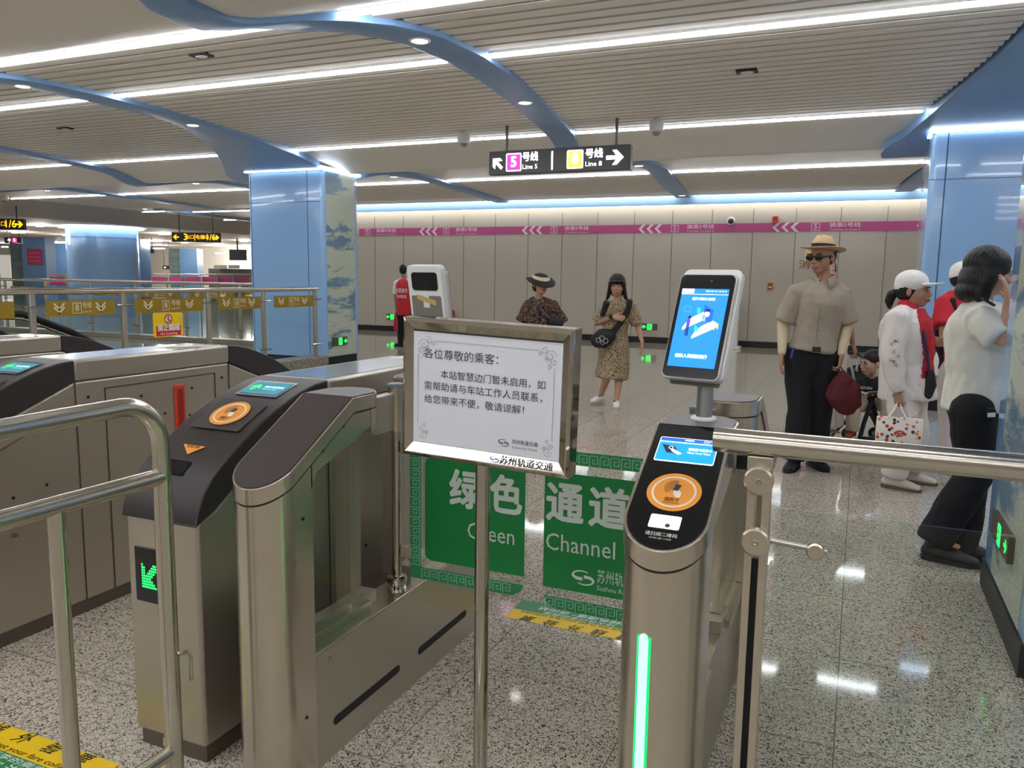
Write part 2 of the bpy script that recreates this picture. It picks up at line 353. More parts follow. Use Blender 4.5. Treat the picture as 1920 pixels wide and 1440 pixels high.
PITCHX = 4.33
def rib_edges(k, y):
    l, r = interp(RIBT, y, 1) - PITCHX * k, interp(RIBT, y, 2) - PITCHX * k
    if k == 1:      # widens over the wave mosaic column
        t = max(0, min(1, (y - 7.3) / (10.7 - 7.3))); t2 = max(0, min(1, (12.1 - y) / .9)); l -= 1.65 * (t ** 1.3) * t2
    if k == -1:
        t = max(0, min(1, (y - 7.3) / (10.7 - 7.3))); t2 = max(0, min(1, (12.1 - y) / .9)); r += 1.6 * (t ** 1.3) * t2
    return l, r
def rib_z(k, y):
    z = zc(y) - .05
    if k in (1, -1):
        t = max(0, min(1, (y - 8.8) / (10.3 - 8.8))); t2 = max(0, min(1, (12.2 - y) / .6)); z -= .065 * t * t2
    return min(z, zc(y) - .03)
RIBN = {0: 'the rib passing over the hanging line 5 and line 8 sign', 1: 'the rib over the wave mosaic column', 2: 'the third rib from the right wall', 3: 'the fourth rib from the right wall', 4: 'the fifth rib', -1: 'the rib over the right pillar'}
ys = list(np.arange(-1, 17.75, .2)) + [17.7]
for k in (-1, 0, 1, 2, 3):
    m_ = MB(); rings = []
    for y in ys:
        l, r = rib_edges(k, y); z = rib_z(k, y); rings.append([(l, y, z + .01), (l + .03, y, z), (r - .03, y, z), (r, y, z + .01), (r, y, 3.42), (l, y, 3.42)])
    m_.loop(rings)
    struct('beam', m_, BLUED, 'curving pale blue ceiling rib, ' + RIBN[k], angle=50)
# ribs of the north-west hall
for q, (pts) in enumerate(([(-16.6, 12.4), (-17.0, 13.7), (-17.8, 15.4), (-18.6, 17.2), (-18.9, 20.4), (-19.3, 24), (-19.2, 30)],)):
    m_ = MB(); m_.loop([[(x - .17, y, 3.25), (x + .17, y, 3.25), (x + .17, y, 3.42), (x - .17, y, 3.42)] for x, y in pts[3:]]); struct('beam', m_, BLUED, 'distant curving blue ceiling rib near the lowered ceiling')
# slats between ribs
STRIPS = [4.95, 6.28, 9.83, 13.86]
slat = MB()
def bays(y):
    E = [(12 if k == -2 else None) for k in ()]
    ed = sorted([rib_edges(k, y) for k in (-1, 0, 1, 2, 3)]); x = XE + 1.0; out = []
    for l, r in ed: out.append((x, l)); x = r
    out.append((x, 4.5)); return [(a, b2) for a, b2 in out if b2 - a > .1]
y = 5.06
zones = [(5.05, 9.72), (13.98, 16.9)]
for z0, z1 in zones:
    n = round((z1 - z0) / .16); 
    for i in range(n):
        y = z0 + (z1 - z0) * (i + .5) / n
        if abs(y - 6.28) < .09: continue
        for a, b2 in bays(y): slat.box(a - .02 if a > XE + 1.1 else a, b2 - .035, y - .06, y + .06, 3.30, 3.385)
struct('ceiling_slats', slat, SLATM, smooth=False, fix=False)
# cove at the north wall
struct('trim_2', MB().box(-15, 4.5, 17.95, 18.05, 3.13, 3.42), mat('cove_blue', (150, 190, 232), .4), 'blue cove band above the cream wall')
struct('ceiling_cove', MB().box(-15, 4.5, 18.05, WY, 3.30, 3.42), CEILM, smooth=False)
# ------------------------------------------------------------------ ceiling lights
ROWN = ['light strip of the nearest row', 'light strip of the second row', 'light strip of the row above the hanging sign', 'light strip of the row behind the column', '']
BAYN = ['farthest left', 'left of the third rib', 'left of the column rib', 'left of the sign rib', 'right of the sign rib', 'right of the pillar rib']
def strip(x0, x1, y, z, label, wd=.062, h=.024, grp=None, m=None):
    t = thing('ceiling_strip_light', label, 'ceiling light', ((x0 + x1) / 2, y, z), group=grp)
    MB().box(x0, x1, y - wd / 2, y + wd / 2, z - h, z - .004).build('diffuser', m or LIGHT, t, smooth=False)
    MB().box(x0, x1, y - wd / 2 - .012, y + wd / 2 + .012, z - .006, z + .06).build('housing', WHITE, t, smooth=False)
    return t
for ri, y in enumerate(STRIPS):
    for bi, (a, b2) in enumerate(bays(y)):
        if b2 - a < .3: continue
        strip(a + .02, b2 - .05, y, 3.305, '%s, %s' % (ROWN[ri], BAYN[min(bi, 5)]))
for bi, (a, b2) in enumerate(((-14.9, -3.86), (-3.50, 0.7), (.9, 4.4))):
    strip(a, b2, 17.86, 3.36, 'cove light strip above the wall, %s' % ['left of the hanging sign rib', 'right of the hanging sign rib', 'hidden end beside the pillar'][bi], .08, .05, m=LIGHTW)
strip(-14.9, 4.4, 18.30, 3.2, 'long wall washing light strip right above the cream wall panels', .1, .05, m=LIGHTW)
for q, (x0, x1, y, nm) in enumerate(((-21.6 + 1.2, -18.9, 17.95, 'left of the distant rib'), (-18.4, -15.2, 18.35, 'right of the distant rib beside the column'), (-20.4, -19.0, 21.3, 'the farthest short one left of the column'))):
    strip(x0, x1, y, 3.305, 'distant white light strip, ' + nm)
for y, nm in ((-5.0, 'last'), (-2.6, 'third'), (-.7, 'first'), (1.0, 'fifth'), (2.8, 'second')):  # unseen strip rows overhead and behind, extra ones added to brighten the steel fronts
    strip(-14, 4.2, y, 3.29, 'unseen added light strip behind the viewer, %s row' % nm)
for y, nm in ((2, 'first'), (5, 'second'), (8, 'third'), (11, 'fourth')):  # rows set out of view, added only to brighten the west hall
    strip(-46, -24, y, 2.98, 'unseen long light row added to brighten the west hall, %s from the viewer' % nm)
DL = [(-7.63, 5.48, 'top left over the gates'), (-3.22, 5.55, 'top middle on the hanging sign rib'), (-7.57, 7.59, 'halfway along the mosaic column rib'), (-3.29, 7.81, 'above the hanging sign'), (-3.34, 12.59, 'just right of the hanging sign'),
      (-7.96 + .1, 12.62, 'behind the mosaic column'), (-16.88 + .2, 12.4, 'far left past the third rib'), (-12.24, 12.30, 'on the third rib behind the wave'), (-18.53, 16.7, 'on the distant rib near end'), (-19.09, 20.4, 'on the distant rib far end'), (-8.2, 17.2, 'near the wall behind the mosaic column'), (-3.6, 17.18, 'near the wall right of the sign')]
for x, y, nm in DL:
    z = zc(y) - .052 if y < 13.8 else 3.25
    t = thing('downlight', 'small round recessed downlight in a blue rib, ' + nm, 'downlight', (x, y, z))
    MB().lathe((x, y, z), [(.062, 0), (.062, -.008), (.078, -.012), (.085, -.004), (.085, .01)]).build('rim', WHITE, t)
    MB().lathe((x, y, z), [(.0, -.006), (.06, -.006), (.06, .0), (.0, .0)]).build('lens', DLIGHT, t)
for x, y, nm in ((-5.27, 5.41, 'between the two nearest ribs'), (-9.56, 7.41, 'at the left beyond the mosaic column rib'), (-1.05, 7.53, 'right of the hanging sign rib')):
    t = thing('ceiling_speaker', 'small dark recessed speaker opening in the slats, ' + nm, 'speaker', (x, y, 3.3))
    MB().box(x - .09, x + .09, y - .055, y + .055, 3.285, 3.32).build('housing', BLACK, t, smooth=False)
    MB().ell((x, y, 3.285), .06, .04, .012).build('grille', SLATM, t)
for x, y, nm in ((-4.75, 9.3, 'left of the hanging sign'), (-2.28, 9.32, 'right of the hanging sign'), (-19.0, 13.0, 'at the left edge of the ceiling')):
    t = thing('dome_camera', 'white ceiling dome camera hanging ' + nm, 'security camera', (x, y, 3.3))
    MB().lathe((x, y, 3.3), [(.03, .02), (.03, -.02), (.075, -.03), (.085, -.06), (.085, -.13), (.07, -.15), (.05, -.155)]).build('housing', WHITE, t)
    MB().ell((x, y, 3.3 - .15), .048, .048, .05).build('dome', mat('dome_grey', (150, 150, 150), .15), t)
# ------------------------------------------------------------------ columns
def column(x0, x1, y0, y1, zt, label, r=.07, side='R', rz=0):
    t = thing('column', label, 'column', ((x0 + x1) / 2, (y0 + y1) / 2, 0)); t['kind'] = 'structure'
    P = [(a + (x0 + x1) / 2, b2 + (y0 + y1) / 2) for a, b2 in rrect(x1 - x0, y1 - y0, r, 6)]
    MB().prism(P, .13, zt, lambda a, b2, d: (a, b2, d)).build('cladding', BLUE, t, angle=40)
    P = [(a + (x0 + x1) / 2, b2 + (y0 + y1) / 2) for a, b2 in rrect(x1 - x0 - .03, y1 - y0 - .03, r, 6)]
    MB().prism(P, 0, .13, lambda a, b2, d: (a, b2, d)).build('plinth', BLACK, t)
    return t
cA = column(-9.47, -7.95, 10.64, 11.62, 3.12, 'tall square blue enamel column with a grey wave mosaic side, by the glass railing')
MB().box(-7.952, -7.944, 10.72, 11.50, .14, 3.11).build('mosaic_panel', MOSAIC, cA, smooth=False)
sm = MB().box(-9.405, -9.395, 10.637, 10.642, .13, 3.12).box(-8.255, -8.245, 10.637, 10.642, .13, 3.12).box(-9.47, -8.0, 10.637, 10.642, 2.63, 2.637); sm.build('joints', SEAM, cA, smooth=False)
cB = column(.62, 2.1, 10.3, 11.7, 3.13, 'square blue enamel pillar behind the queue at the right')
MB().box(.775, .787, 10.297, 10.302, .13, 3.13).box(.62, 2.1, 10.297, 10.302, 2.62, 2.626).build('joints', SEAM, cB, smooth=False)
cC = column(.64, 2.0, 3.30, 4.40, 3.3, 'nearest blue pillar with a wave mosaic side at the right edge', r=.05)
MB().box(.634, .642, 3.44, 4.14, .14, 3.3).build('mosaic_panel', MOSAIC, cC, smooth=False)
pl = MB().box(.628, .66, 3.33, 4.37, 0, .13).build('skirting', BLACK, cC, smooth=False)
GLOW = mat('column_glow', (226, 238, 255), emit=7.)
for (x0, x1, y0, y1, z, nm) in ((-9.5, -7.92, 10.6, 11.66, 3.15, 'wave mosaic column'), (.59, 2.13, 10.27, 11.73, 3.155, 'right pillar')):
    t = thing('cornice_light', 'bright cool light line around the top of the ' + nm, 'light', ((x0 + x1) / 2, (y0 + y1) / 2, z))
    m_ = MB(); m_.box(x0, x1, y0, y0 + .03, z - .02, z + .012).box(x0, x0 + .03, y0 + .03, y1 - .03, z - .02, z + .012).box(x1 - .03, x1, y0 + .03, y1 - .03, z - .02, z + .012).box(x0, x1, y1 - .03, y1, z - .02, z + .012)
    m_.build('diffuser', GLOW, t, smooth=False)
    MB().box(x0 + .03, x1 - .03, y0 + .03, y1 - .03, z - .03, z + .04).build('mounting', WHITE, t, smooth=False)
# round column
def ray_at(px, py, depth):
    d = _r * ((px - 960) / F_PX) + _u * ((720 - py) / F_PX) + _f; return V((0, 0, CAM_H)) + d * depth
rc = ray_at(195, 500, 27)
t = thing('column', 'wide round blue column with a lit top rim beyond the railings', 'column', (rc.x, rc.y, 0)); t['kind'] = 'structure'
MB().lathe((rc.x, rc.y, 0), [(1.1, .0), (1.1, 2.99)], 40).build('cladding', BLUE, t)
MB().lathe((rc.x, rc.y, 0), [(1.105, 2.6), (1.105, 2.61)], 40).build('joint', SEAM, t)
MB().lathe((rc.x, rc.y, 0), [(1.3, 2.93), (1.3, 2.96), (.9, 2.96), (.9, 2.93)], 40).build('light_rim', GLOW, t)
def farbox(px0, px1, py0, py1, depth, name, label, cat, m, th=.6, z0=None, z1=None, kind=None, grp=None):
    a = ray_at(px0, (py0 + py1) / 2, depth); b2 = ray_at(px1, (py0 + py1) / 2, depth); zt = ray_at((px0 + px1) / 2, py0, depth).z; zb = ray_at((px0 + px1) / 2, py1, depth).z
    if z1 is not None: zt = z1
    if z0 is not None: zb = z0
    c = (a + b2) / 2; d = (b2 - a); d.z = 0; hw = d.length / 2; d.normalize(); n = V((-d.y, d.x, 0))
    o = MB().obox((c.x + n.x * th / 2, c.y + n.y * th / 2, (zt + zb) / 2), d, n, Z_, hw, th / 2, (zt - zb) / 2).build(name, m, smooth=False)
    tag(o, label, cat, grp, kind); return o, c, d, n, hw, zt, zb
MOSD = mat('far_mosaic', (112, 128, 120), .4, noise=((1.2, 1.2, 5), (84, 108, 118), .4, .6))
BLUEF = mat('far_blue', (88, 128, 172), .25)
for a in ((42, 86, 446, 530, 36, BLUEF, 'far blue column carrying a red arrow poster'), (20, 42, 446, 530, 36.4, MOSD, 'mosaic flank of the far column left of the arrow poster'), (95, 132, 452, 530, 42, BLUEF, 'far blue column right of the arrow poster'),
          (337, 370, 466, 528, 40, BLUEF, 'far blue column right of the round column'), (318, 337, 466, 528, 40.3, MOSD, 'mosaic flank of the far column right of the round column'), (255, 264, 448, 530, 29, BLUEF, 'narrow blue column edge beside the round column')):
    farbox(*a[:5], 'column', a[6], 'column', a[5], z0=0, kind='structure', th=.8)
o, c, d, n, hw, zt, zb = farbox(51, 78, 467, 496, 35.9, 'arrow_poster', 'crimson arrow shaped poster on the far blue column', 'poster', mat('crimson', (178, 52, 92), .5), th=.02)
pt = MB(); cc = c - n * .012
for zz, ww in ((.12, .2), (.0, .26), (-.13, .2)): pt.obox((cc.x, cc.y, (zt + zb) / 2 + zz * 1.4), d, n, Z_, ww * 1.1, .002, .018)
p_ = pt.build('lettering', mat('pinkish', (206, 110, 140), .5), o); 
FARD = mat('far_dark', (60, 62, 58), .5)
farbox(391, 468, 504, 522, 40, 'service_counter', 'dark glazed service counter far beyond the pink railing', 'counter', FARD, z0=0)
farbox(401, 424, 497, 503.5, 39.6, 'monitor', 'pale grey screen on the far service counter, left one', 'monitor', mat('far_grey', (130, 126, 120), .5), th=.1)
farbox(428, 448, 497, 503.5, 39.6, 'monitor', 'pale grey screen on the far service counter, right one', 'monitor', mat('far_grey', (130, 126, 120), .5), th=.1)
# pink film railing far away
for q, (x0, x1) in enumerate([(268, 281), (285, 312), (317, 343), (348, 374), (379, 405), (410, 436), (441, 468)]):
    o, c, d, n, hw, zt, zb = farbox(x0, x1, 519, 529, 31 + .2 * q, 'railing_panel', 'pink filmed glass panel of the far railing, number %s from the round column' % ['one', 'two', 'three', 'four', 'five', 'six', 'seven'][q], 'railing', mat('pink_film', (176, 60, 110), .4), th=.03)
    MB().cyl((c.x - d.x * hw * 1.15, c.y - d.y * hw * 1.15, zt + .1), (c.x + d.x * hw * 1.15, c.y + d.y * hw * 1.15, zt + .1), .03).build('handrail', TUBE, o)
    MB().obox((c.x + d.x * hw * 1.1, c.y + d.y * hw * 1.1, zt / 2), d, n, Z_, .03, .02, zt / 2).build('post', TUBE, o)
o, c, d, n, hw, zt, zb = farbox(93, 124, 519, 535, 30, 'railing_panel', 'pink filmed glass panel between the far columns and the round column', 'railing', mat('pink_film', (176, 60, 110), .4), th=.03)
MB().cyl((c.x - d.x * hw * 1.1, c.y - d.y * hw * 1.1, zt + .08), (c.x + d.x * hw * 1.1, c.y + d.y * hw * 1.1, zt + .08), .03).build('handrail', TUBE, o)
MB().obox((c.x + d.x * hw, c.y + d.y * hw, (zt + .08) / 2), d, n, Z_, .03, .02, (zt + .08) / 2).build('post', TUBE, o)
# far ceiling lights of the west hall
FL = [(66, 84, 424, 32, 'beside the left yellow sign'), (16, 54, 436, 26, 'under the left yellow sign'), (116, 132, 441, 38, 'left of the round column'), (0, 18, 463, 30, 'at the left picture edge'), (98, 132, 455, 44, 'low, just left of the round column'), (295, 321, 439, 36, 'left of the exit 3 sign'), (274, 311, 452, 34, 'right of the round column'),
      (283, 313, 466, 42, 'low one right of the round column'), (338, 354, 455, 40, 'under the exit 3 sign'), (395, 426, 460, 38, 'below right of the exit 3 sign'), (447, 468, 452, 36, 'beside the mosaic column upper'), (449, 468, 463, 40, 'beside the mosaic column lower'), (400, 427, 475, 46, 'above the hanging television'), (461, 468, 478, 48, 'smallest beside the mosaic column')]
for x0, x1, yy, dp, nm in FL:
    a = ray_at(x0, yy, dp); b2 = ray_at(x1, yy, dp); z = min(2.96, a.z)
    k = (2.95 - CAM_H) / max(.02, (ray_at((x0 + x1) / 2, yy, 1).z - CAM_H)); k = min(k, 43)
    a = ray_at(x0, yy, k); b2 = ray_at(x1, yy, k); zz = (a.z + b2.z) / 2
    o = MB().box(a.x, b2.x, (a.y + b2.y) / 2 - .03, (a.y + b2.y) / 2 + .03, zz - .015, zz + .02).build('ceiling_strip_light', mat('far_light', (255, 250, 244), emit=45), smooth=False)
    ld = bpy.data.lights.new('far_lamp', 'POINT'); ld.energy = 42; ld.color = (1, .96, .9); ld.shadow_soft_size = .25; lo_ = bpy.data.objects.new('far_lamp', ld); COL.objects.link(lo_); lo_.location = ((a.x + b2.x) / 2, (a.y + b2.y) / 2, zz - .32); lo_.parent = o
    tag(o, 'distant short ceiling light in the west hall, ' + nm, 'ceiling light')
# hanging yellow wayfinding signs
YEL = mat('sign_yellow', (255, 178, 20), emit=1.1)
SIGNB = mat('sign_black', (28, 26, 24), .35)
def zceil(x): return float(np.interp(x, [XE - .6, XE + .9, XE + 1.6], [2.98, 3.27, 3.32]))
def farsign(px0, px1, py0, py1, depth, label, parts, rods=True, zc_=2.98):
    a = ray_at(px0, (py0 + py1) / 2, depth); b2 = ray_at(px1, (py0 + py1) / 2, depth); zt = ray_at((px0 + px1) / 2, py0, depth).z; zb = ray_at((px0 + px1) / 2, py1, depth).z
    d = b2 - a; d.z = 0; L_ = d.length; d.normalize(); n = V((-d.y, d.x, 0)); c = (a + b2) / 2; c.z = (zt + zb) / 2
    t = thing('hanging_sign', label, 'sign', tuple(c))
    MB().obox(c + n * .05, d, n, Z_, L_ / 2, .05, (zt - zb) / 2).build('panel', SIGNB, t, smooth=False)
    h = zt - zb; tm = {}
    for kind, u_, s_, mm in parts:
        mb = tm.setdefault(mm.name, (MB(), mm))[0]; at = c + d * (L_ * u_) 
        if kind[0] == '>': arrow(mb, h * s_, float(kind[1:] or 0), at, d, Z_, .004)
        elif kind == '|': flat(mb, rrect(h * .06, h * .7, .001, 1), at, d, Z_, .004)
        elif kind == '[]': flat(mb, rrect(h * s_, h * s_, h * .08), at, d, Z_, .003)
        else: text(mb, kind, h * s_, at, d, Z_, bold=.0 if not kind[0].isdigit() else .02, align='CENTER', lift=.005)
    for mb, mm in tm.values(): mb.build('lettering', mm, t, smooth=False, fix=False)
    if rods:
        for q in (-.35, .35): 
            p = c + d * (L_ * q) + n * .05; MB().cyl((p.x, p.y, zt - .01), (p.x, p.y, zceil(p.x) + .02), .015).build('rod', SIGNB, t)
    return t
farsign(322, 412, 436, 454, 24, 'black hanging sign with yellow arrows, exits 3 and 1/6, beside the mosaic column', [('>3.14159', -.41, .62, YEL), ('3', -.21, .95, YEL), ('出口', -.12, .45, YEL), ('|', -.02, 1, YEL), ('电梯', .09, .5, YEL), ('出口', .20, .4, YEL), ('1/6', .31, .85, YEL), ('>0', .43, .6, YEL)])
farsign(-55, 45, 410, 430, 21, 'black hanging sign with yellow 1/6 and arrow at the left edge', [('出口', .06, .5, YEL), ('1/6', .24, .95, YEL), ('>0', .41, .75, YEL)])
farsign(8, 40, 445, 456, 30, 'small black hanging sign with a pink line 5 tag at the left', [('[]', .1, .8, mat('sign_pink', (230, 60, 150), emit=.8)), ('5', .1, .7, mat('sign_white', (250, 250, 250), emit=1.)), ('>1.57', -.2, .7, mat('sign_white', (250, 250, 250), emit=1.))])
farsign(264, 288, 466, 475, 34, 'small black hanging sign with white letters right of the round column', [('出口', -.1, .8, mat('sign_white', (250, 250, 250), emit=1.))])
farsign(107, 131, 444, 453, 32, 'plain black sign box left of the round column', [])
farsign(305, 319, 498, 505, 38, 'tiny black door sign on the pale far wall', [('>3.14159', -.2, .6, mat('sign_white', (250, 250, 250), emit=1.))])
o, c, d, n, hw, zt, zb = farbox(430, 461, 468, 488, 34, 'television', 'black hanging television beside the mosaic column', 'television', BLACK, th=.12)
MB().cyl((c.x, c.y, zt), (c.x, c.y, zceil(c.x) + .02), .03).build('bracket', BLACK, o)
o, c, d, n, hw, zt, zb = farbox(0, 20, 478, 530, 38, 'doorway', 'bright white lit opening at the left edge', 'doorway', mat('lit_opening', (214, 210, 200), emit=.35), th=.1, z0=0, kind='structure')
# near hanging sign : line 5 / line 8
t = thing('hanging_sign', 'black hanging sign with white arrows, pink 5 and yellow-green 8 for the metro lines', 'sign', (-3.37, 9.1, 2.85))
SX0, SX1, SZ0, SZ1, SY = -4.302, -2.515, 2.712, 2.995, 9.1
PN = mat('sign_panel_grey', (62, 60, 60), .3)
MB().box(SX0, SX1, SY, SY + .1, SZ0, SZ1).build('panel', PN, t, bevel=.006)
SW = mat('sign_white_lit', (255, 255, 255), emit=1.3)
for x in (-4.085, -2.70): 
    MB().cyl((x, SY + .05, SZ1), (x, SY + .05, 3.33), .018).build('rod', mat('rod_grey', (110, 106, 100), .4, .6), t)
L8 = SX1 - SX0
def sx(px): return SX0 + L8 * (px - 113) / (1805 - 113)
sc_ = L8 / (1805 - 113); zc0 = (SZ0 + SZ1) / 2
wmb = MB()
arrow(wmb, .175, math.radians(135), (sx(222), SY, zc0 - .005), X_, Z_, .002)
arrow(wmb, .21, 0, (sx(1632), SY, zc0), X_, Z_, .002)
flat(wmb, rrect(.022, .22, .01), (sx(900), SY, zc0), X_, Z_, .002)
for cx in (428, 1172): flat(wmb, rrect(.205, .215, .02), (sx(cx), SY, zc0), X_, Z_, .001)
text(wmb, '号线', .115, (sx(632), SY, zc0 + .05), X_, Z_, bold=.03, align='CENTER', lift=.002, width=.2)
text(wmb, '号线', .115, (sx(1392), SY, zc0 + .05), X_, Z_, bold=.03, align='CENTER', lift=.002, width=.21)
text(wmb, 'Line 5', .075, (sx(630), SY, zc0 - .062), X_, Z_, bold=.015, align='CENTER', lift=.002, width=.19)
text(wmb, 'Line 8', .075, (sx(1388), SY, zc0 - .062), X_, Z_, bold=.015, align='CENTER', lift=.002, width=.2)
wmb.build('lettering', SW, t, smooth=False, fix=False)
flat(MB(), rrect(.175, .185, .008), (sx(428), SY, zc0), X_, Z_, .002).build('line_five_tag', mat('tag_pink', (232, 62, 180), emit=.8), t, smooth=False)
flat(MB(), rrect(.175, .185, .008), (sx(1172), SY, zc0), X_, Z_, .002).build('line_eight_tag', mat('tag_lime', (206, 212, 92), emit=.8), t, smooth=False)
nb = MB(); text(nb, '5', .17, (sx(428), SY, zc0), X_, Z_, bold=.045, align='CENTER', lift=.004); text(nb, '8', .17, (sx(1172), SY, zc0), X_, Z_, bold=.045, align='CENTER', lift=.004); nb.build('numerals', SW, t, smooth=False, fix=False)
# ------------------------------------------------------------------ fixtures on the north wall
PINK = mat('magenta_band', (190, 84, 140), .4)
BW = mat('band_white', (236, 214, 226), .5)
bm_ = tag(MB().box(-12.6, 1.3, WY - .006, WY - .001, 2.545, 2.74).build('line_band', PINK, smooth=False), 'magenta band along the cream wall with white 5 and left chevrons', 'wall band')
bt = MB(); zb_ = 2.6425
for k in range(5):
    x0 = -12.315 + (2.93 * k if k else 0); x0 = [-12.32, -9.92, -6.95, -4.0, -.98][k]
    stroke(bt, [(-.08, -.075), (.08, -.075), (.08, .075), (-.08, .075)], .012, (x0, WY - .006, zb_), X_, Z_, .001, closed=True)
    text(bt, '5', .15, (x0, WY - .006, zb_), X_, Z_, bold=.01, align='CENTER')
    text(bt, '换乘5号线', .105, (x0 + .28, WY - .006, zb_ + .03), X_, Z_, bold=.015, width=.60)
    text(bt, 'Transfer to Line 5', .05, (x0 + .28, WY - .006, zb_ - .062), X_, Z_, width=.60)
    x1 = [-10.72, -7.8, -4.85, -1.87, .95][k]
    for j in range(3):
        xx = x1 + .19 * j
        for sg in (1, -1): flat(bt, [(0, 0), (.075, 0), (.175, .1 * sg), (.1, .1 * sg)] if sg > 0 else [(0, 0), (.1, -.1), (.175, -.1), (.075, 0)], (xx, WY - .006, zb_), X_, Z_, .0015)
bt.build('lettering', BW, bm_, smooth=False, fix=False)
t = thing('dome_camera', 'round wall camera on the cream wall just above the magenta band', 'security camera', (-2.75, WY, 2.79))
MB().lathe((-2.75, WY, 2.79), [(.09, 0), (.09, .03), (.07, .05)], 24, V((0, -1, 0))).build('ring', WHITE, t); MB().ell((-2.75, WY - .05, 2.79), .065, .06, .065).build('dome', mat('dome_dark', (70, 68, 66), .1), t)
t = thing('fire_alarm', 'small red fire alarm box on the wall above the magenta band', 'fire alarm', (-1.81, WY, 2.80))
MB().box(-1.87, -1.75, WY - .05, WY, 2.73, 2.88).build('housing', mat('alarm_red', (206, 84, 78), .4), t, bevel=.008); MB().box(-1.85, -1.77, WY - .055, WY - .049, 2.8, 2.86).build('grille', mat('alarm_dark', (150, 50, 48), .4), t, smooth=False)
t = thing('call_point', 'yellow framed red manual call point between the kiosk and the man in the hat', 'call point', (-1.84, WY, 1.36))
MB().box(-1.92, -1.76, WY - .02, WY, 1.28, 1.45).build('frame', mat('call_yellow', (196, 168, 70), .5), t, smooth=False); MB().box(-1.885, -1.795, WY - .045, WY - .02, 1.30, 1.38).build('button_box', mat('call_red', (168, 56, 40), .5), t, bevel=.005); MB().box(-1.87, -1.81, WY - .05, WY - .044, 1.33, 1.36).build('label', WHITE, t, smooth=False); MB().box(-1.89, -1.79, WY - .024, WY - .019, 1.395, 1.43).build('notice', mat('call_dark', (90, 80, 30), .5), t, smooth=False)
hy = MB(); text(hy, '消火栓', .2, (-1.27, WY, 1.83), X_, Z_, bold=.01, align='LEFT', width=.72, lift=.003)
hyo = tag(hy.build('hydrant_lettering', mat('hydrant_brown', (150, 84, 66), .6), smooth=False, fix=False), 'red brown hydrant lettering on the wall behind the man in the hat', 'lettering')
t = tag(MB().box(-1.16, -.98, WY - .01, WY, 1.93, 2.17).build('hydrant_notice', mat('hyd_yellow', (226, 214, 150), .5), smooth=False), 'small pale yellow fire notice above the hydrant lettering', 'notice')
MB().box(-1.12, -1.02, WY - .014, WY - .01, 1.99, 2.08).build('pictogram', mat('hyd_red', (130, 50, 34), .5), t, smooth=False)
def exit_sign(c, xd, label, w_=.36, h_=.16, left=False, name='exit_sign'):
    c = V(c); n = xd.cross(Z_); t = thing(name, label, 'exit sign', tuple(c))
    MB().obox(c - n * .0, xd, n, Z_, w_ / 2, .012, h_ / 2).build('housing', mat('exit_housing', (96, 88, 76), .4, .4), t, smooth=False)
    g = MB(); sg = -1 if left else 1
    flat(g, rrect(h_ * .72, h_ * .86, .01), c - xd * 0 + n * .012, xd, Z_, .001)
    g.build('door_symbol', GRNE, t, smooth=False, fix=False)
    g2 = MB(); running_man(g2, h_ * .85, c + n * .012, xd * sg, Z_ , .003 * sg); g2.build('running_figure', mat('exit_dark', (10, 60, 34), .5), t, smooth=False, fix=False)
    g3 = MB(); arrow(g3, h_ * .62, math.pi if left else 0, c + xd * (sg * w_ * .37) + n * .012, xd, Z_, .0015); g3.build('arrow', GRNE, t, smooth=False, fix=False)
    return t
exit_sign((-4.5, WY - .013, .375), X_, 'green exit sign with left arrow low on the wall right of the dress woman', left=True)
exit_sign((-11.55, WY - .013, .385), X_, 'green exit sign with left arrow low on the wall beside the red vest person', left=True)
exit_sign((-7.93, 11.02, .375), Y_, 'green running man exit sign low on the mosaic side of the column', w_=.38, h_=.14)
exit_sign((.622, 3.86, .39), V((0, -1, 0)), 'green running man exit sign on the nearest mosaic pillar', w_=.44, h_=.11)
t = thing('extinguisher_box', 'red fire extinguisher box standing against the wall behind the gates', 'extinguisher box', (-9.8, WY - .15, 0))
MB().box(-9.93, -9.66, WY - .28, WY - .04, 0, .62).build('cabinet', mat('box_red', (178, 40, 44), .4), t, bevel=.01); MB().box(-9.78, -9.72, WY - .285, WY - .279, .48, .56).build('label', WHITE, t, smooth=False)
t = thing('wall_cabinet', 'slim white cabinet at the wall foot right behind the kiosk', 'cabinet', (-2.5, 17.9, 0))
MB().box(-2.75, -2.4, 17.75, 17.95, .06, 1.12).build('body', WHITE, t, bevel=.01); MB().box(-2.8, -2.33, 17.70, 18.0, 0, .06).build('foot', WHITE, t, bevel=.008)
# ================================================================== GATES
def capz(y): return min(1.09, .938 + .559 * (y - 1.708))
def half_w(y, yf, r): return r if y >= yf + r else math.sqrt(max(0, r * r - (yf + r - y) ** 2))
def head_stations(cx, r, yf, yb, top, bot, flip=None, inset=0.):
    ys_ = [yf + inset + (r - inset) * (1 - math.cos(math.radians(a))) for a in range(0, 91, 8)] + [yf + r] + [1.78, 1.85, 1.9799, 1.981] + [yb - inset - (r - inset) * (1 - math.cos(math.radians(a))) for a in range(90, -1, -8)] 
    out = []
    rr = r - inset
    for y in sorted(set(ys_)):
        hw = rr
        if y < yf + r: hw = math.sqrt(max(1e-6, rr * rr - (yf + r - y) ** 2))
        if y > yb - r: hw = math.sqrt(max(1e-6, rr * rr - (y - (yb - r)) ** 2))
        Y = y if flip is None else flip - y
        out.append((Y, cx - hw, cx + hw, bot(y), top(y)))
    return out
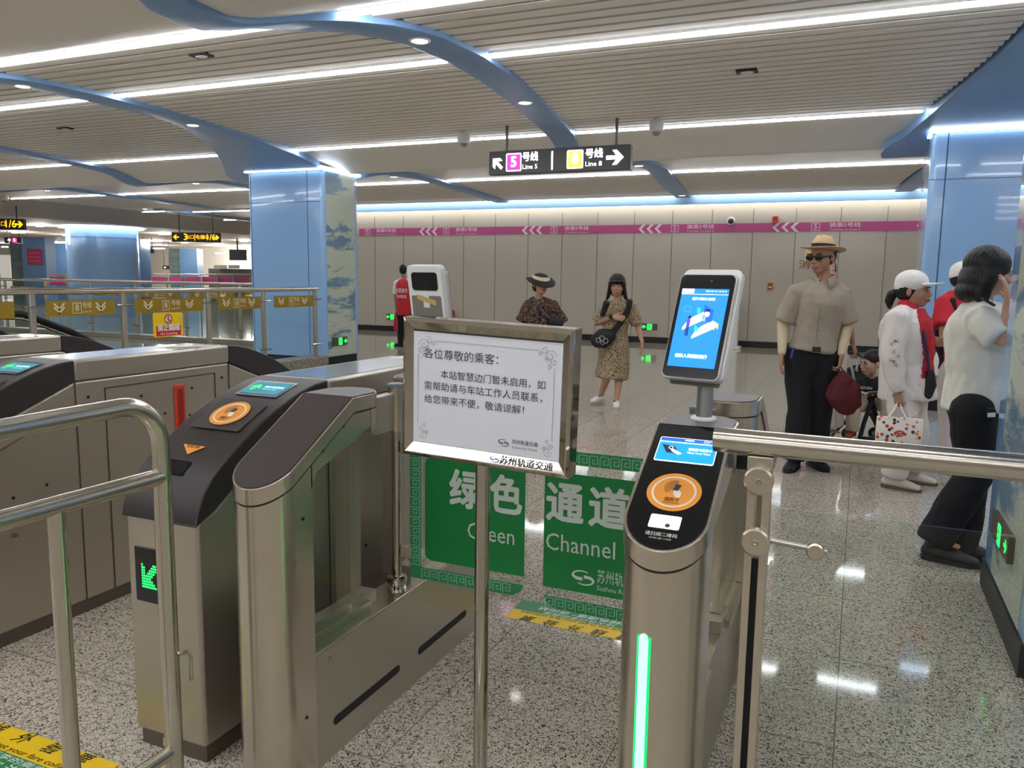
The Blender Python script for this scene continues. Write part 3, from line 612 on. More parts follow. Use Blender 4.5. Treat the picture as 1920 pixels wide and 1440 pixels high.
def side_gate(cx, label, right=False):
    """rounded-front cabinet, base, pole and rear cabinet of the side gate; lane on +x side unless right"""
    t = thing('side_gate_cabinet', label, 'gate', (cx, 2.3, 0))
    sg = -1 if right else 1
    lane = cx + sg * .091
    MID = 4.61
    for flip in (None, MID):
        f = (lambda y: y) if flip is None else (lambda y: flip - y)
        # column
        st = [s for s in head_stations(cx, .091, 1.613, 2.17, lambda y: capz(y) - .052, lambda y: 0., flip) if (s[0] if flip is None else flip - s[0]) <= 1.79]
        MB().stations(st).build('column', STEEL, t, angle=25)
        # cap band
        MB().stations(head_stations(cx, .096, 1.612, 2.17, lambda y: capz(y) - .002, lambda y: capz(y) - .046, flip)).build('cap', STEEL, t, angle=25, bevel=.0015)
        MB().stations(head_stations(cx, .093, 1.615, 2.168, lambda y: capz(y) - .046, lambda y: capz(y) - .052, flip)).build('cap_joint', BLACK, t, angle=25)
        # inlays
        a = [s for s in head_stations(cx, .091, 1.613, 2.17, lambda y: capz(y) + .0012, lambda y: capz(y) - .006, flip, inset=.003) if (s[0] if flip is None else flip - s[0]) <= 1.9800]
        MB().stations(a).build('slope_inlay', BLACKG if (right and flip is None) else INLAY, t, angle=25)
        a = [s for s in head_stations(cx, .091, 1.613, 2.17, lambda y: capz(y) + .0012, lambda y: capz(y) - .006, flip, inset=.002) if (s[0] if flip is None else flip - s[0]) > 1.9800]
        MB().stations(a).build('top_inlay', DARKST, t, angle=25)
        # strut under the cap : side cheeks with slanted window head
        for x0, x1 in ((cx - .091, cx - .086), (cx + .086, cx + .091)):
            P = [(1.775, .85), (1.80, .90), (1.99, .955), (2.03, .975), (2.09, .985), (2.09, 1.04), (1.98, 1.04), (1.775, .925)]
            MB().prism([(f(a_), b_) for a_, b_ in P], x0, x1, lambda a_, b_, d: (d, a_, b_)).build('cheek', STEEL, t)
        hb = [s for s in head_stations(cx, .0945, 1.613, 2.17, lambda y: 1.04, lambda y: .96, flip) if (s[0] if flip is None else flip - s[0]) >= 2.03]
        MB().stations(hb).build('head_block', STEEL, t, angle=25)
        # window frame, glass, back panel
        y0, y1 = sorted((f(1.785), f(2.13)))
        MB().box(cx - sg * .01 - .003, cx - sg * .01 + .003, y0, y1, .40, .875).build('window_glass', GLASS, t, smooth=False)
        m_ = MB(); m_.box(cx - .045, cx + .05, y0, y1, .36, .385).box(cx - .02, cx + .02, y0, y1, .385, .405); m_.build('window_sill', STEEL, t, smooth=False)
        y0, y1 = sorted((f(2.13), f(2.19)))
        MB().box(cx - .09, cx - .03, y0, y1, .36, 1.0).box(cx - .03, cx + .03, *sorted((f(2.05), f(2.19))), .36, .40).build('back_panel', STEELH, t, smooth=False)
        # screws
        m_ = MB(); xs = cx + sg * .0915
        for yy, zz in ((1.735, .78), (1.735, .19), (1.83, .955), (1.93, 1.01), (2.07, 1.045)):
            m_.cyl((xs - sg * .004, f(yy), zz), (xs + sg * .0012, f(yy), zz), .0055, seg=10)
        m_.build('screw', BLACK, t)
    # base
    bx0, bx1 = (cx - .005, lane) if sg > 0 else (lane, cx + .005)
    bx0, bx1 = (cx - .03, lane) if sg > 0 else (lane, cx + .03)
    MB().box(bx0, bx1, 1.78, 2.83, .0, .352).build('base', STEELH, t, smooth=False)
    MB().box(bx0, bx1 , 1.78, 2.83, .352, .3595).build('base_top', STEEL, t, bevel=.002)
    for y0, y1 in ((1.86, 2.24), (2.365, 2.75)):
        P = [(a + (y0 + y1) / 2, b2 + .108) for a, b2 in rrect(y1 - y0, .028, .0139, 6)]
        MB().prism(P, lane - .004 * sg, lane + .0012 * sg, lambda a, b2, d: (d, a, b2)).build('sensor_slot', BLACK, t)
    MB().cyl((lane - .004 * sg, 1.845, .316), (lane + .003 * sg, 1.845, .316), .009, seg=16).build('bolt', CHROME, t)
    # pole and sleeve
    px = cx + sg * .045
    MB().cyl((px, 2.30, .36), (px, 2.30, .95), .0165).build('pole', CHROME, t)
    MB().lathe((px, 2.30, .36), [(.034, 0), (.036, .012), (.03, .02), (.036, .034), (.034, .05), (.018, .056)]).build('flange', CHROME, t)
    MB().cyl((px, 2.30, .93), (px, 2.30, 1.085), .029).build('sleeve', STEEL, t)
    MB().lathe((px, 2.30, 1.083), [(.030, 0), (.030, .007), (.026, .010), (.0, .010)]).build('sleeve_cap', mat('cap_grey', (112, 122, 136), .35), t)
    MB().box(px - .022, px + .006, 2.16, 2.45, .935, 1.06).build('bracket', STEELH, t, bevel=.003)
    return t, lane, sg, px
gl, laneL, _, pxL = side_gate(-1.473, 'rounded steel side gate cabinet with brown black sloping top, left of the sign stand')
gr, laneR, _, pxR = side_gate(-.361, 'rounded steel side gate cabinet with touch screen, card reader and glowing green strip', right=True)
# electronics on the right cabinet's slope
sd = V((0, math.cos(math.atan(.559)), math.sin(math.atan(.559))))     # up the slope
def slope_pt(x, y): return V((x, y, .938 + .559 * (y - 1.708) + .0014))
cxr = -.361
def slope_obj(name, fn, m, parent=gr, **k):
    mb = MB(); fn(mb); return mb.build(name, m, parent, smooth=False, fix=False, **k)
scr = MB().quad(slope_pt(cxr, 1.895), X_, sd, .077, .052).build('touch_screen', mat('screen_bezel', (10, 14, 20), .15), gr, smooth=False, fix=False)
slope_obj('screen_frame', lambda m_: flat(m_, rrect(.142, .090, .005), slope_pt(cxr, 1.895), X_, sd, .001), mat('screen_white', (230, 240, 250), emit=.95), scr)
slope_obj('screen_page', lambda m_: flat(m_, rrect(.138, .067, .004, cy=-.008), slope_pt(cxr, 1.895), X_, sd, .0015), mat('screen_blue', (28, 140, 232), emit=.85), scr)
slope_obj('screen_header', lambda m_: flat(m_, rrect(.138, .014, .003, cy=.036), slope_pt(cxr, 1.895), X_, sd, .0015), mat('screen_navy', (40, 96, 176), emit=.8), scr)
def scr_txt(m_):
    p = slope_pt(cxr, 1.895)
    text(m_, '请在刷卡区刷卡', .0115, p + X_ * .004 + sd * .004, X_, sd, .02, lift=.002, width=.056)
    text(m_, 'Please Touch Ticket', .008, p + X_ * .004 - sd * .008, X_, sd, .01, lift=.002, width=.054)
    text(m_, '苏州轨道交通', .006, p - X_ * .01 + sd * .036, X_, sd, .02, lift=.002, width=.022); text(m_, '2024-09-18', .005, p + X_ * .035 + sd * .038, X_, sd, lift=.002); text(m_, '12:18:11', .005, p + X_ * .035 + sd * .033, X_, sd, lift=.002)
slope_obj('screen_text', scr_txt, mat('screen_letters', (244, 250, 255), emit=1.), scr)
def card_pic(m_):
    p = slope_pt(cxr - .036, 1.893); flat(m_, [(-.026, .018), (.006, .014), (.02, -.012), (-.01, -.012)], p, X_, sd, .002)
slope_obj('reader_picture', card_pic, mat('pic_dark', (50, 56, 70), emit=.15), scr)
slope_obj('hand_picture', lambda m_: (flat(m_, [(-.004, .004), (.006, .001), (.026, -.012), (.018, -.017), (.0, -.007)], slope_pt(cxr - .034, 1.893), X_, sd, .0026), ringpoly(m_, .004, .006, slope_pt(cxr - .038, 1.899), X_, sd, .0026)), mat('pic_white', (225, 235, 240), emit=.7), scr)
def reader(parent, p, xd, yd, s=.066):
    o = MB(); flat(o, circ(s, 40), p, xd, yd, .001); o = o.build('card_reader_sticker', ORANGE, parent, smooth=False, fix=False)
    m_ = MB(); ringpoly(m_, s * .74, s * .82, p, xd, yd, .0016)
    flat(m_, [(a * s, b2 * s) for a, b2 in ((-.02, -.02), (.16, .0), (.30, -.16), (.26, -.38), (.12, -.40), (-.02, -.2))], p + yd * s * .1, xd, yd, .0022); m_.build('white_ring', mat('sticker_white', (238, 226, 206), .5), o, smooth=False, fix=False)
    m_ = MB(); flat(m_, [(a * s, b2 * s) for a, b2 in ((.02, .30), (.22, .26), (.12, -.06), (-.07, -.02))], p + yd * s * .1, xd, yd, .0028)
    for r0 in (.14, .22, .30, .38):
        pts = [(s * (.02 + r0 * math.cos(math.radians(a))), s * (.14 + r0 * math.sin(math.radians(a)))) for a in range(80, 236, 12)]
        stroke(m_, pts, s * .022, p + yd * s * .05, xd, yd, .0022)
    m_.build('card_symbol', mat('sticker_dark', (50, 60, 74), .5), o, smooth=False, fix=False)
    m_ = MB(); text(m_, '请刷卡', s * .25, p - yd * s * .44, xd, yd, .01, align='CENTER', lift=.002, width=s * .55); stroke(m_, [(-.3 * s, -.6 * s), (.3 * s, -.6 * s)], s * .02, p, xd, yd, .002)
    m_.build('sticker_text', mat('sticker_brown', (110, 60, 20), .5), o, smooth=False, fix=False)
    return o
reader(gr, slope_pt(cxr, 1.768), X_, sd, .062)
sc2 = slope_obj('code_scanner', lambda m_: flat(m_, rrect(.068, .040, .004), slope_pt(cxr, 1.684), X_, sd, .001), mat('scanner_glow', (255, 248, 232), emit=1.25))
slope_obj('scanner_lens', lambda m_: (flat(m_, circ(.006, 16, .008, -.011), slope_pt(cxr, 1.684), X_, sd, .002)), mat('lens_grey', (90, 88, 86), .3), sc2)
slope_obj('scanner_text', lambda m_: (text(m_, '请扫描二维码', .0125, slope_pt(cxr, 1.650), X_, sd, .02, align='CENTER', lift=.001, width=.07), text(m_, 'SCAN QR CODE', .007, slope_pt(cxr, 1.640), X_, sd, .01, align='CENTER', lift=.001, width=.048)), mat('print_grey', (196, 194, 188), .5))
# glowing green strip on the rounded front, facing the lane obliquely
def strip_pt(a, z): return V((cxr + .0915 * math.sin(a), 1.704 - .0915 * math.cos(a), z))
m_ = MB(); rings = []
a0, a1 = math.radians(-20), math.radians(-6)
am, da = (a0 + a1) / 2, (a1 - a0) / 2
zs = [.12, .2, .4, .6, .68] + [.68 + .0125 * math.sin(math.radians(q)) for q in range(10, 91, 16)]
for z in zs:
    k = 1 if z <= .68 else math.sqrt(max(.001, 1 - ((z - .68) / .0125) ** 2))
    rings.append([strip_pt(am + da * k * q, z) + V((math.sin(am), -math.cos(am), 0)) * .0012 for q in (-1, -.5, 0, .5, 1)])
m_.loop(rings, closed_caps=False, wrap=False)
GST = mat('green_strip', (150, 255, 190), emit=7, ecol=(66, 255, 128))
m_.build('light_strip', GST, gr, fix=False)
m_ = MB(); m_.loop([[strip_pt(am + da * k_ * 1.45, z + (.012 if z > .6 else 0)) + V((math.sin(am), -math.cos(am), 0)) * .0006 for k_ in (-1, -.5, 0, .5, 1)] for z in (.11, .3, .5, .675)], closed_caps=False, wrap=False)
m_.build('light_strip_edge', mat('green_edge', (0, 190, 70), emit=1.6, ecol=(0, 220, 80)), gr, fix=False)
# rounded collar behind the head
MB().stations([(y, -.361 - w_, -.361 + w_ + .035, .955, .995) for y, w_ in ((2.14, .03), (2.15, .09), (2.17, .115), (2.2, .13), (2.26, .14), (2.36, .14))]).build('collar', BLACKG, gr, angle=40, bevel=.003)
# tall face screen on the right cabinet
def kiosk(cx, cy, label, flip=False):
    s = -1 if flip else 1
    t = thing('face_screen_terminal', label, 'terminal', (cx, cy, 1.09))
    MB().lathe((cx, cy, 1.0912), [(.034, 0), (.034, .004), (.030, .008), (.0, .008)]).build('flange', WHITE, t)
    MB().cyl((cx, cy, 1.091), (cx, cy + s * .015, 1.26), .021).build('pole', mat('kiosk_silver', (170, 176, 178), .3, .9), t)
    tl = math.radians(22 if not flip else 9); yw = math.radians(12); nh = V((-s * math.sin(yw), -s * math.cos(yw), 0)); up = Z_ * math.cos(tl) - nh * math.sin(tl); xd = Z_.cross(-nh); xd = -xd if xd.x * s < 0 else xd; n = xd.cross(up)   # n faces the reader
    c = V((cx - s * .021, cy - s * .015, 1.337)); up = up * 1.03
    KH = 1
    def slab(name, m, w_, h_, r, c0, d0, d1, dx=0, dz=0, **k):
        mb = MB(); P = rrect(w_, h_, r, 6); mb.prism(P, d0, d1, lambda a, b2, d: tuple(c0 + xd * (a + dx) + up * (b2 + dz) + n * d)); return mb.build(name, m, t, **k)
    slab('rear_case', WHITE, .160, .295, .018, c, -.045, -.018, dx=.002, dz=.012, bevel=.003)
    slab('side_frame', mat('kiosk_frame', (205, 205, 203), .3, .3), .155, .28, .016, c, -.018, -.003, bevel=.002)
    slab('front_glass', BLACKG, .148, .272, .014, c, -.003, .001)
    g = c + n * .0012
    sc = MB(); flat(sc, rrect(.128, .208, .001, 1, 0, -.006), g, xd, up, .0004); page = sc.build('display', mat('kiosk_blue', (26, 122, 224), emit=.9), t, smooth=False, fix=False)
    def sub(name, fn, m): mb = MB(); fn(mb); return mb.build(name, m, page, smooth=False, fix=False)
    KW = mat('kiosk_white', (240, 246, 255), emit=.95); KL = mat('kiosk_light', (205, 214, 236), emit=.8); KN = mat('kiosk_navy', (28, 34, 80), emit=.3); KC = mat('kiosk_cyan', (40, 180, 246), emit=.9)
    sub('header', lambda m_: flat(m_, rrect(.034, .012, .001, 1, -.047, .0915), g, xd, up, .0008), KW)
    def tx(m_):
        text(m_, '请摘下口罩进行人脸识别', .0085, g + up * .07, xd, up, .02, align='CENTER', lift=.0009, width=.062)
        text(m_, '授权人员刷脸通行', .0105, g - up * .082 - xd * .004, xd, up, .03, align='CENTER', lift=.0012, width=.086)
        text(m_, '2024-09-18 12:18:15', .005, g + xd * .03 + up * .0915, xd, up, .02, align='CENTER', lift=.0009, width=.056)
        flat(m_, rrect(.128, .0014, .0005, 1, 0, .083), g, xd, up, .0008)
    sub('letters', tx, KW)
    def machine(m_, ox, oy, k=1.):
        P = [(-.03, -.014), (.022, .014), (.026, .012), (.026, .03), (.018, .036), (-.008, .022), (-.024, .006), (-.032, -.008)]
        flat(m_, [(ox + a * k, oy + b2 * k) for a, b2 in P[:4][::1]], g, xd, up, .0009); flat(m_, [(ox + a * k, oy + b2 * k) for a, b2 in (P[0], P[3], P[4], P[5], P[6], P[7])], g, xd, up, .0009)
    sub('pictured_gate', lambda m_: (machine(m_, -.012, .0), machine(m_, .018, -.022)), KL)
    sub('pictured_gate_edge', lambda m_: (stroke(m_, [(-.012, -.036), (.04, -.008), (.044, -.010), (.044, .008), (.036, .014)], .002, g, xd, up, .0012), stroke(m_, [(-.042, -.014), (.01, .014), (.014, .012), (.014, .03), (.006, .036)], .002, g, xd, up, .0012)), mat('kiosk_edge', (160, 174, 214), emit=.7))
    sub('pictured_person', lambda m_: (flat(m_, rrect(.009, .022, .003, 3, -.029, .005), g, xd, up, .0013)), mat('kiosk_violet', (92, 60, 230), emit=.8))
    sub('pictured_legs', lambda m_: (flat(m_, circ(.0042, 14, -.028, .021), g, xd, up, .0014), stroke(m_, [(-.031, -.006), (-.031, -.027)], .0032, g, xd, up, .0013), stroke(m_, [(-.027, -.006), (-.026, -.028)], .0032, g, xd, up, .0013)), KN)
    sub('face_panel', lambda m_: (flat(m_, [(.006, .055), (.033, .042), (.033, .006), (.006, .016)], g, xd, up, .0009)), mat('kiosk_panel', (18, 92, 214), emit=.8))
    sub('face_picture', lambda m_: (flat(m_, [(a * .8 + .018, b2 * 1.1 + .032) for a, b2 in circ(.0085, 18)], g, xd, up, .0012)), mat('kiosk_skin', (246, 214, 206), emit=.8))
    sub('face_hair', lambda m_: (flat(m_, [(.0112, .036), (.012, .043), (.018, .045), (.024, .041), (.0255, .033), (.02, .037)], g, xd, up, .0015)), KN)
    sub('cyan_screen', lambda m_: (flat(m_, [(-.012, .05), (-.002, .044), (-.002, .028), (-.012, .033)], g, xd, up, .0009), flat(m_, [(-.01, .0), (0, -.005), (0, -.018), (-.01, -.013)], g, xd, up, .0016), stroke(m_, [(-.046, .037), (-.03, .035), (-.03, .05), (-.046, .052)], .0012, g, xd, up, .0009, True)), KC)
    sub('yellow_page', lambda m_: (flat(m_, [(.042, .012), (.053, .005), (.053, -.008), (.042, -.001)], g, xd, up, .0009)), mat('kiosk_yellow', (214, 216, 120), emit=.8))
    # rear features
    mb = MB(); P = rrect(.12, .062, .012, 6); mb.prism(P, -.046, -.0478, lambda a, b2, d: tuple(c + xd * a + up * (b2 + .105) + n * d)); mb.build('rear_window', BLACKG, t)
    mb = MB(); P = rrect(.138, .2, .006, 4); mb.prism(P, -.045, -.0462, lambda a, b2, d: tuple(c + xd * a + up * (b2 - .045) + n * d)); mb.build('rear_mesh', mat('mesh_grey', (134, 130, 118), .5, bump=((900, 900, 900), .5)), t)
    if flip:
        mb = MB(); P = rrect(.028, .052, .001, 1); mb.prism(P, -.0465, -.047, lambda a, b2, d: tuple(c + xd * a + up * (b2 + .04) + n * d)); mb.build('paper_slip', WHITE, t)
        mb = MB(); P = [(-.04, .008), (.045, -.012), (.045, .006), (-.045, .026)]; mb.prism(P, -.0472, -.0477, lambda a, b2, d: tuple(c - xd * a + up * (b2 + .034) + n * d)); mb.build('tape', mat('tape_yellow', (200, 176, 108), .4), t)
        mb = MB(); mb.box(cx - .03, cx + .045, cy - .02, cy + .012, 1.19, 1.275); mb.build('hinge_block', mat('kiosk_silver', (170, 176, 178), .3, .9), t, bevel=.003)
    slab('camera_dot', mat('camera_dots', (70, 74, 84), .2), .006, .006, .0029, c, .001, .0022, dx=.012, dz=.119)
    return t
kiosk(-.357, 2.09, 'tall tilted screen terminal with blue page on the right side gate cabinet')
kiosk(-1.425, 2.52, 'screen terminal seen from behind with taped paper slip, beside the red vest person', flip=True)
# ------------------------------------------------------------------ glass leaves with green film
def meander(mb, x0, z0, n, u_, at, horizontal=True, wd=.09, xd=X_, yd=Z_, lift=.001, sx_=1, sz_=1):
    """greek key units of size u_"""
    for i in range(n):
        P = [(0, 0), (0, 1), (.8, 1), (.8, .28), (.42, .28), (.42, .62), (.2 + .0, .62)]
        P = [(0.05, .02), (.05, .95), (.82, .95), (.82, .25), (.36, .25), (.36, .62), (.58, .62)]
        Q = []
        for a, b2 in P:
            a_, b_ = (a + i, b2) if horizontal else (b2, a + i)
            Q.append((x0 + a_ * u_ * sx_, z0 + b_ * u_ * sz_))
        stroke(mb, Q, wd * u_, at, xd, yd, lift)
def leaf(x0, x1, z0, z1, px, label, left=True):
    t = thing('glass_gate_leaf', label, 'gate leaf', (px, 2.30, z0))
    r = .07; P = []
    w_, h_ = x1 - x0, z1 - z0
    # free end has the round corner at the bottom
    for k in range(9):
        a = math.radians(90 * k / 8)
        if left: P.append((x1 - r + r * math.sin(a), z0 + r - r * math.cos(a)))
        else: P.append((x0 + r - r * math.sin(a), z0 + r - r * math.cos(a)))
    if left: P = [(x0, z0)] + P + [(x1, z1), (x0, z1)]
    else: P = [(x1, z0)] + P + [(x0, z1), (x1, z1)]
    MB().prism(P, 2.296, 2.304, lambda a, b2, d: (a, d, b2)).build('glass', GLASS, t, smooth=False)
    o = V((0, 2.2955, 0)); m_ = MB(); B = .042
    if left: flat(m_, [(x0 + .012, z0 + .004), (x0 + .012 + B, z0 + .004), (x0 + .012 + B, z1 - .004), (x0 + .012, z1 - .004)], o)
    xa, xb = (x0 + .012 + (B if left else 0), x1 - .012 - (0 if left else 0))
    if left: flat(m_, [(xa, z0 + .004), (xb - .035, z0 + .004), (xb - .005, z0 + .022), (xb + .004, z0 + .004 + B), (xa, z0 + .004 + B)], o)
    else: flat(m_, [(x0 + .045, z0 + .006), (x1 - .01, z0 + .004), (x1 - .01, z0 + .004 + B), (x0 + .006, z0 + .004 + B), (x0 + .016, z0 + .024)], o)
    flat(m_, [(x0 + .012 + (B if left else 0), z1 - .004 - B), (x1 - .01, z1 - .004 - B), (x1 - .01, z1 - .004), (x0 + .012 + (B if left else 0), z1 - .004)], o)
    bd = m_.build('key_border', mat('key_green', (50, 138, 88), .4), t, smooth=False, fix=False)
    k_ = MB(); u_ = .034; n = int((w_ - .06) / u_)
    meander(k_, x0 + (.056 if left else .012), z0 + .008, n - (1 if left else 1), u_, o, True)
    meander(k_, x0 + (.056 if left else .012), z1 - .044, n, u_, o, True)
    if left: meander(k_, x0 + .016, z0 + .05, int((h_ - .1) / u_), u_, o, False)
    k_.build('key_pattern', mat('key_pale', (134, 204, 164), .5), bd, smooth=False, fix=False)
    g = MB(); 
    gx0, gx1 = (x0 + .07, x1 - .006) if left else (x0 + .004, x1 - .075)
    gz0, gz1 = z0 + .075, z1 - .075
    rr = .022; Q = []
    if left: Q = [(gx1, gz0), (gx1, gz1), (gx0 + rr, gz1), (gx0 + rr * .3, gz1 - rr * .3), (gx0, gz1 - rr), (gx0, gz0 + rr), (gx0 + rr * .3, gz0 + rr * .3), (gx0 + rr, gz0)]
    else: Q = [(gx0, gz0), (gx1 - rr, gz0), (gx1, gz0 + rr), (gx1, gz1 - rr), (gx1 - rr, gz1), (gx0, gz1)]
    flat(g, Q, o); g = g.build('green_panel', GREENP, t, smooth=False, fix=False)
    k_ = MB()
    if left:
        text(k_, '绿', .135, (x1 - .277, 2.2955, z1 - .18), bold=.035, width=.112, lift=.0012); text(k_, '色', .135, (x1 - .128, 2.2955, z1 - .18), bold=.035, width=.108, lift=.0012)
        text(k_, 'Green', .08, (x1 - .212, 2.2955, z1 - .31), width=.17, lift=.0012)
    else:
        text(k_, '通', .135, (x0 + .014, 2.2955, z1 - .18), bold=.035, width=.118, lift=.0012); text(k_, '道', .135, (x0 + .155, 2.2955, z1 - .18), bold=.035, width=.122, lift=.0012)
        text(k_, 'Channel', .08, (x0 + .012, 2.2955, z1 - .305), width=.228, lift=.0012)
        swoosh(k_, .065, (x0 + .139, 2.2955, z0 + .125), X_, Z_, .0012)
        text(k_, '苏州轨道交通', .048, (x0 + .185, 2.2955, z0 + .135), width=.17, lift=.0012); text(k_, 'Suzhou Rail Transit', .022, (x0 + .185, 2.2955, z0 + .1), width=.17, lift=.0012)
    k_.build('lettering', FILMW, t, smooth=False, fix=False)
    # hinge clamps
    hx = x0 if left else x1
    g_ = .0335 if left else -.0335
    for zz in (z0 + .09, z1 - .05): MB().box(*sorted((px + g_ * .6, hx + (.02 if left else -.02))), 2.288, 2.312, zz - .02, zz + .02).build('hinge', STEEL, t, bevel=.002)
    return t
leaf(-1.383, -.938, .415, .925, pxL, 'left glass gate leaf with green film reading the first two characters and Green')
leaf(-.882, -.452, .395, .925, pxR, 'right glass gate leaf with green film reading Channel and the rail logo', left=False)
# ------------------------------------------------------------------ fare gates of the main line
def mtop(y):  # silhouette of the nose
    return float(np.interp(y, [1.648, 1.66, 1.70, 1.74, 1.80, 1.95, 2.07, 2.16, 2.22, 2.27], [.735, .80, .855, .885, .925, 1.006, 1.05, 1.077, 1.088, 1.091]))
def mbot(y): return float(np.interp(y, [1.648, 1.72, 1.82, 2.27], [.735, .765, .828, 1.003]))
def fare_gate(x1, label, w_=.285, detail=True, flap=True):
    x0 = x1 - w_; t = thing('fare_gate', label, 'gate', ((x0 + x1) / 2, 2.71, 0)); MID = 5.42
    cx = (x0 + x1) / 2
    P = [(1.655, .055), (1.655, .745), (1.72, .765), (1.82, .828), (2.27, 1.003), (3.15, 1.003), (3.60, .828), (3.70, .765), (3.765, .745), (3.765, .055)]
    MB().prism(P, x0 + .002, x1 - .002, lambda a, b2, d: (d, a, b2)).build('body', STEELH, t, bevel=.012, segs=3)
    MB().box(x0 + .012, x1 - .012, 1.67, 3.75, 0, .056).build('plinth', mat('plinth_steel', (120, 112, 104), .4, .9), t, smooth=False)
    MB().box(x0 - .006, x1 + .006, 2.27, 3.15, 1.003, 1.09).build('top_box', STEELH, t, bevel=.010, segs=3)
    MB().box(x0 + .02, x1 - .02, 2.29, 3.13, 1.09, 1.0915).build('top_plate', mat('top_plate', (150, 154, 162), .12, .9), t, smooth=False)
    for flip in (None, MID):
        st = []
        for y in (1.648, 1.655, 1.68, 1.72, 1.78, 1.85, 1.93, 2.0, 2.07, 2.14, 2.2, 2.27):
            st.append((y if flip is None else flip - y, x0 - .004, x1 + .004, mbot(y) - (.0 if y > 1.66 else 0), mtop(y)))
        MB().stations(st).build('nose', NOSE, t, bevel=.018, segs=4)
    if not detail: return t
    # side seams and screws on the lane (right) face
    sm_ = MB(); xs = x1
    for y0_, y1_, z0_, z1_ in ((2.268, 2.273, .06, 1.0), (2.41, 2.415, .06, .96), (2.41, 3.05, .955, .96), (3.05, 3.055, .06, .96), (3.148, 3.153, .06, 1.0)): sm_.box(xs - .003, xs + .0006, y0_, y1_, z0_, z1_)
    sm_.build('panel_seams', mat('seam_steel', (70, 64, 58), .5), t, smooth=False)
    # slanted panel line below the nose
    sl = MB(); sl.prism([(1.86, .05), (1.863, .05), (1.863, .742), (2.268, .902), (2.268, .906), (1.86, .746)], xs - .003, xs + .0008, lambda a, b2, d: (d, a, b2)); sl.build('door_edge', mat('door_edge', (170, 166, 158), .2, 1.), t, smooth=False)
    sc_m = MB()
    for y, z in ((2.33, .93), (2.60, .90), (2.90, .90), (2.73, .80), (2.88, .77), (3.10, .93), (1.98, .58), (2.12, .6), (2.05, .885), (2.5, .42)): sc_m.cyl((xs - .004, y, z), (xs + .001, y, z), .0065, seg=10)
    sc_m.build('screw', BLACK, t)
    if flap: MB().box(xs - .004, xs + .006, 2.79, 2.85, .55, .925).build('red_flap_cover', RED, t, bevel=.003)
    if flap: MB().box(xs + .006, xs + .0075, 2.803, 2.837, .56, .905).build('red_flap_edge', mat('red_dark', (150, 36, 24), .5), t, bevel=.001)
    lk = MB(); lk.lathe((xs, 1.975, .43), [(.0175, 0), (.0175, .003), (.012, .0045), (.011, .002), (.0, .002)], 20, X_); lk.build('lock', CHROME, t)
    # front panel : LED arrow
    yf = 1.655
    MB().box(x0 + .035, x0 + .155, yf - .004, yf + .002, .475, .645).build('arrow_display', BLACKG, t, bevel=.003)
    dm = MB(); PIX = ['100000000', '110000001', '111000011', '011100111', '001110111', '000111111', '000011111', '000111111', '001111111']
    PIX = ['#......##', '#.....###', '#....###.', '##..###..', '##.###...', '#####....', '####.....', '######...', '#######..']
    PIX = ['#.....##.', '##...####', '##..####.', '##.####..', '######...', '#####....', '######...', '#######..', '########.']
    for j, row in enumerate(PIX):
        for i, ch in enumerate(row):
            if ch == '#': flat(dm, circ(.0034, 8, x0 + .066 + i * .0075, .592 - j * .0085), (0, yf - .004, 0), X_, Z_, .0006)
    dm.build('arrow_leds', mat('led_green', (30, 255, 90), emit=2.2), t, smooth=False, fix=False)
    MB().box(x0 + .10, x0 + .14, 1.667, 1.671, .012, .036).build('foot_sticker', mat('sticker_pale', (200, 214, 226), .5), t, smooth=False)
    # top of the nose
    def np_(x, y): return V((x, y, mtop(y) + .001))
    yd1 = (np_(0, 2.01) - np_(0, 1.87)).normalized()
    pl_ = MB().quad((np_(cx, 1.95) + yd1 * 0) , X_, yd1, .10, .085).build('reader_plate', mat('plate_dark', (62, 56, 55), .4), t, smooth=False, fix=False)
    reader(t, np_(cx, 1.95) + V((0, 0, .002)), X_, yd1, .066)
    yd2 = (np_(0, 2.19) - np_(0, 2.06)).normalized(); c2 = (np_(cx, 2.19) + np_(cx, 2.06)) / 2 + V((0, 0, .0028))
    fr = MB().quad(c2, X_, yd2, .088, .062).build('screen_frame', BLACKG, t, smooth=False, fix=False)
    pg = MB().quad(c2 + V((0, 0, .001)), X_, yd2, .078, .048).build('screen', mat('teal_screen', (36, 128, 146), emit=.35), fr, smooth=False, fix=False)
    gm = MB(); arrow(gm, .05, math.radians(75), c2 + V((0, 0, .002)) - X_ * .045, X_, yd2, .0005); gm.build('screen_arrow', mat('screen_green', (60, 220, 90), emit=.9), fr, smooth=False, fix=False)
    gm = MB(); text(gm, '请刷卡或扫码进站', .016, c2 + V((0, 0, .002)) - X_ * .012 + yd2 * .006, X_, yd2, .01, width=.08); text(gm, 'Please Touch Ticket', .009, c2 + V((0, 0, .002)) - X_ * .008 - yd2 * .012, X_, yd2, width=.06); gm.build('screen_text', mat('screen_pale', (210, 236, 240), emit=.8), fr, smooth=False, fix=False)
    yd3 = (np_(0, 1.76) - np_(0, 1.70)).normalized()
    MB().quad(np_(cx - .01, 1.728) + V((0, 0, .003)), X_, yd3, .045, .026).build('code_reader', BLACKG, t, smooth=False, fix=False)
    tm_ = MB(); flat(tm_, [(-.045, .016), (.045, .016), (.0, -.022)], np_(cx - .005, 1.79) + V((0, 0, .002)), X_, yd3, .001); tr_ = tm_.build('orange_triangle', ORANGE, t, smooth=False, fix=False)
    gm = MB(); text(gm, '请扫描二维码', .011, np_(cx - .005, 1.79) + V((0, 0, .0035)) + yd3 * .008, X_, yd3, .02, align='CENTER', width=.05); gm.build('triangle_text', mat('sticker_brown', (110, 60, 20), .5), tr_, smooth=False, fix=False)
    return t
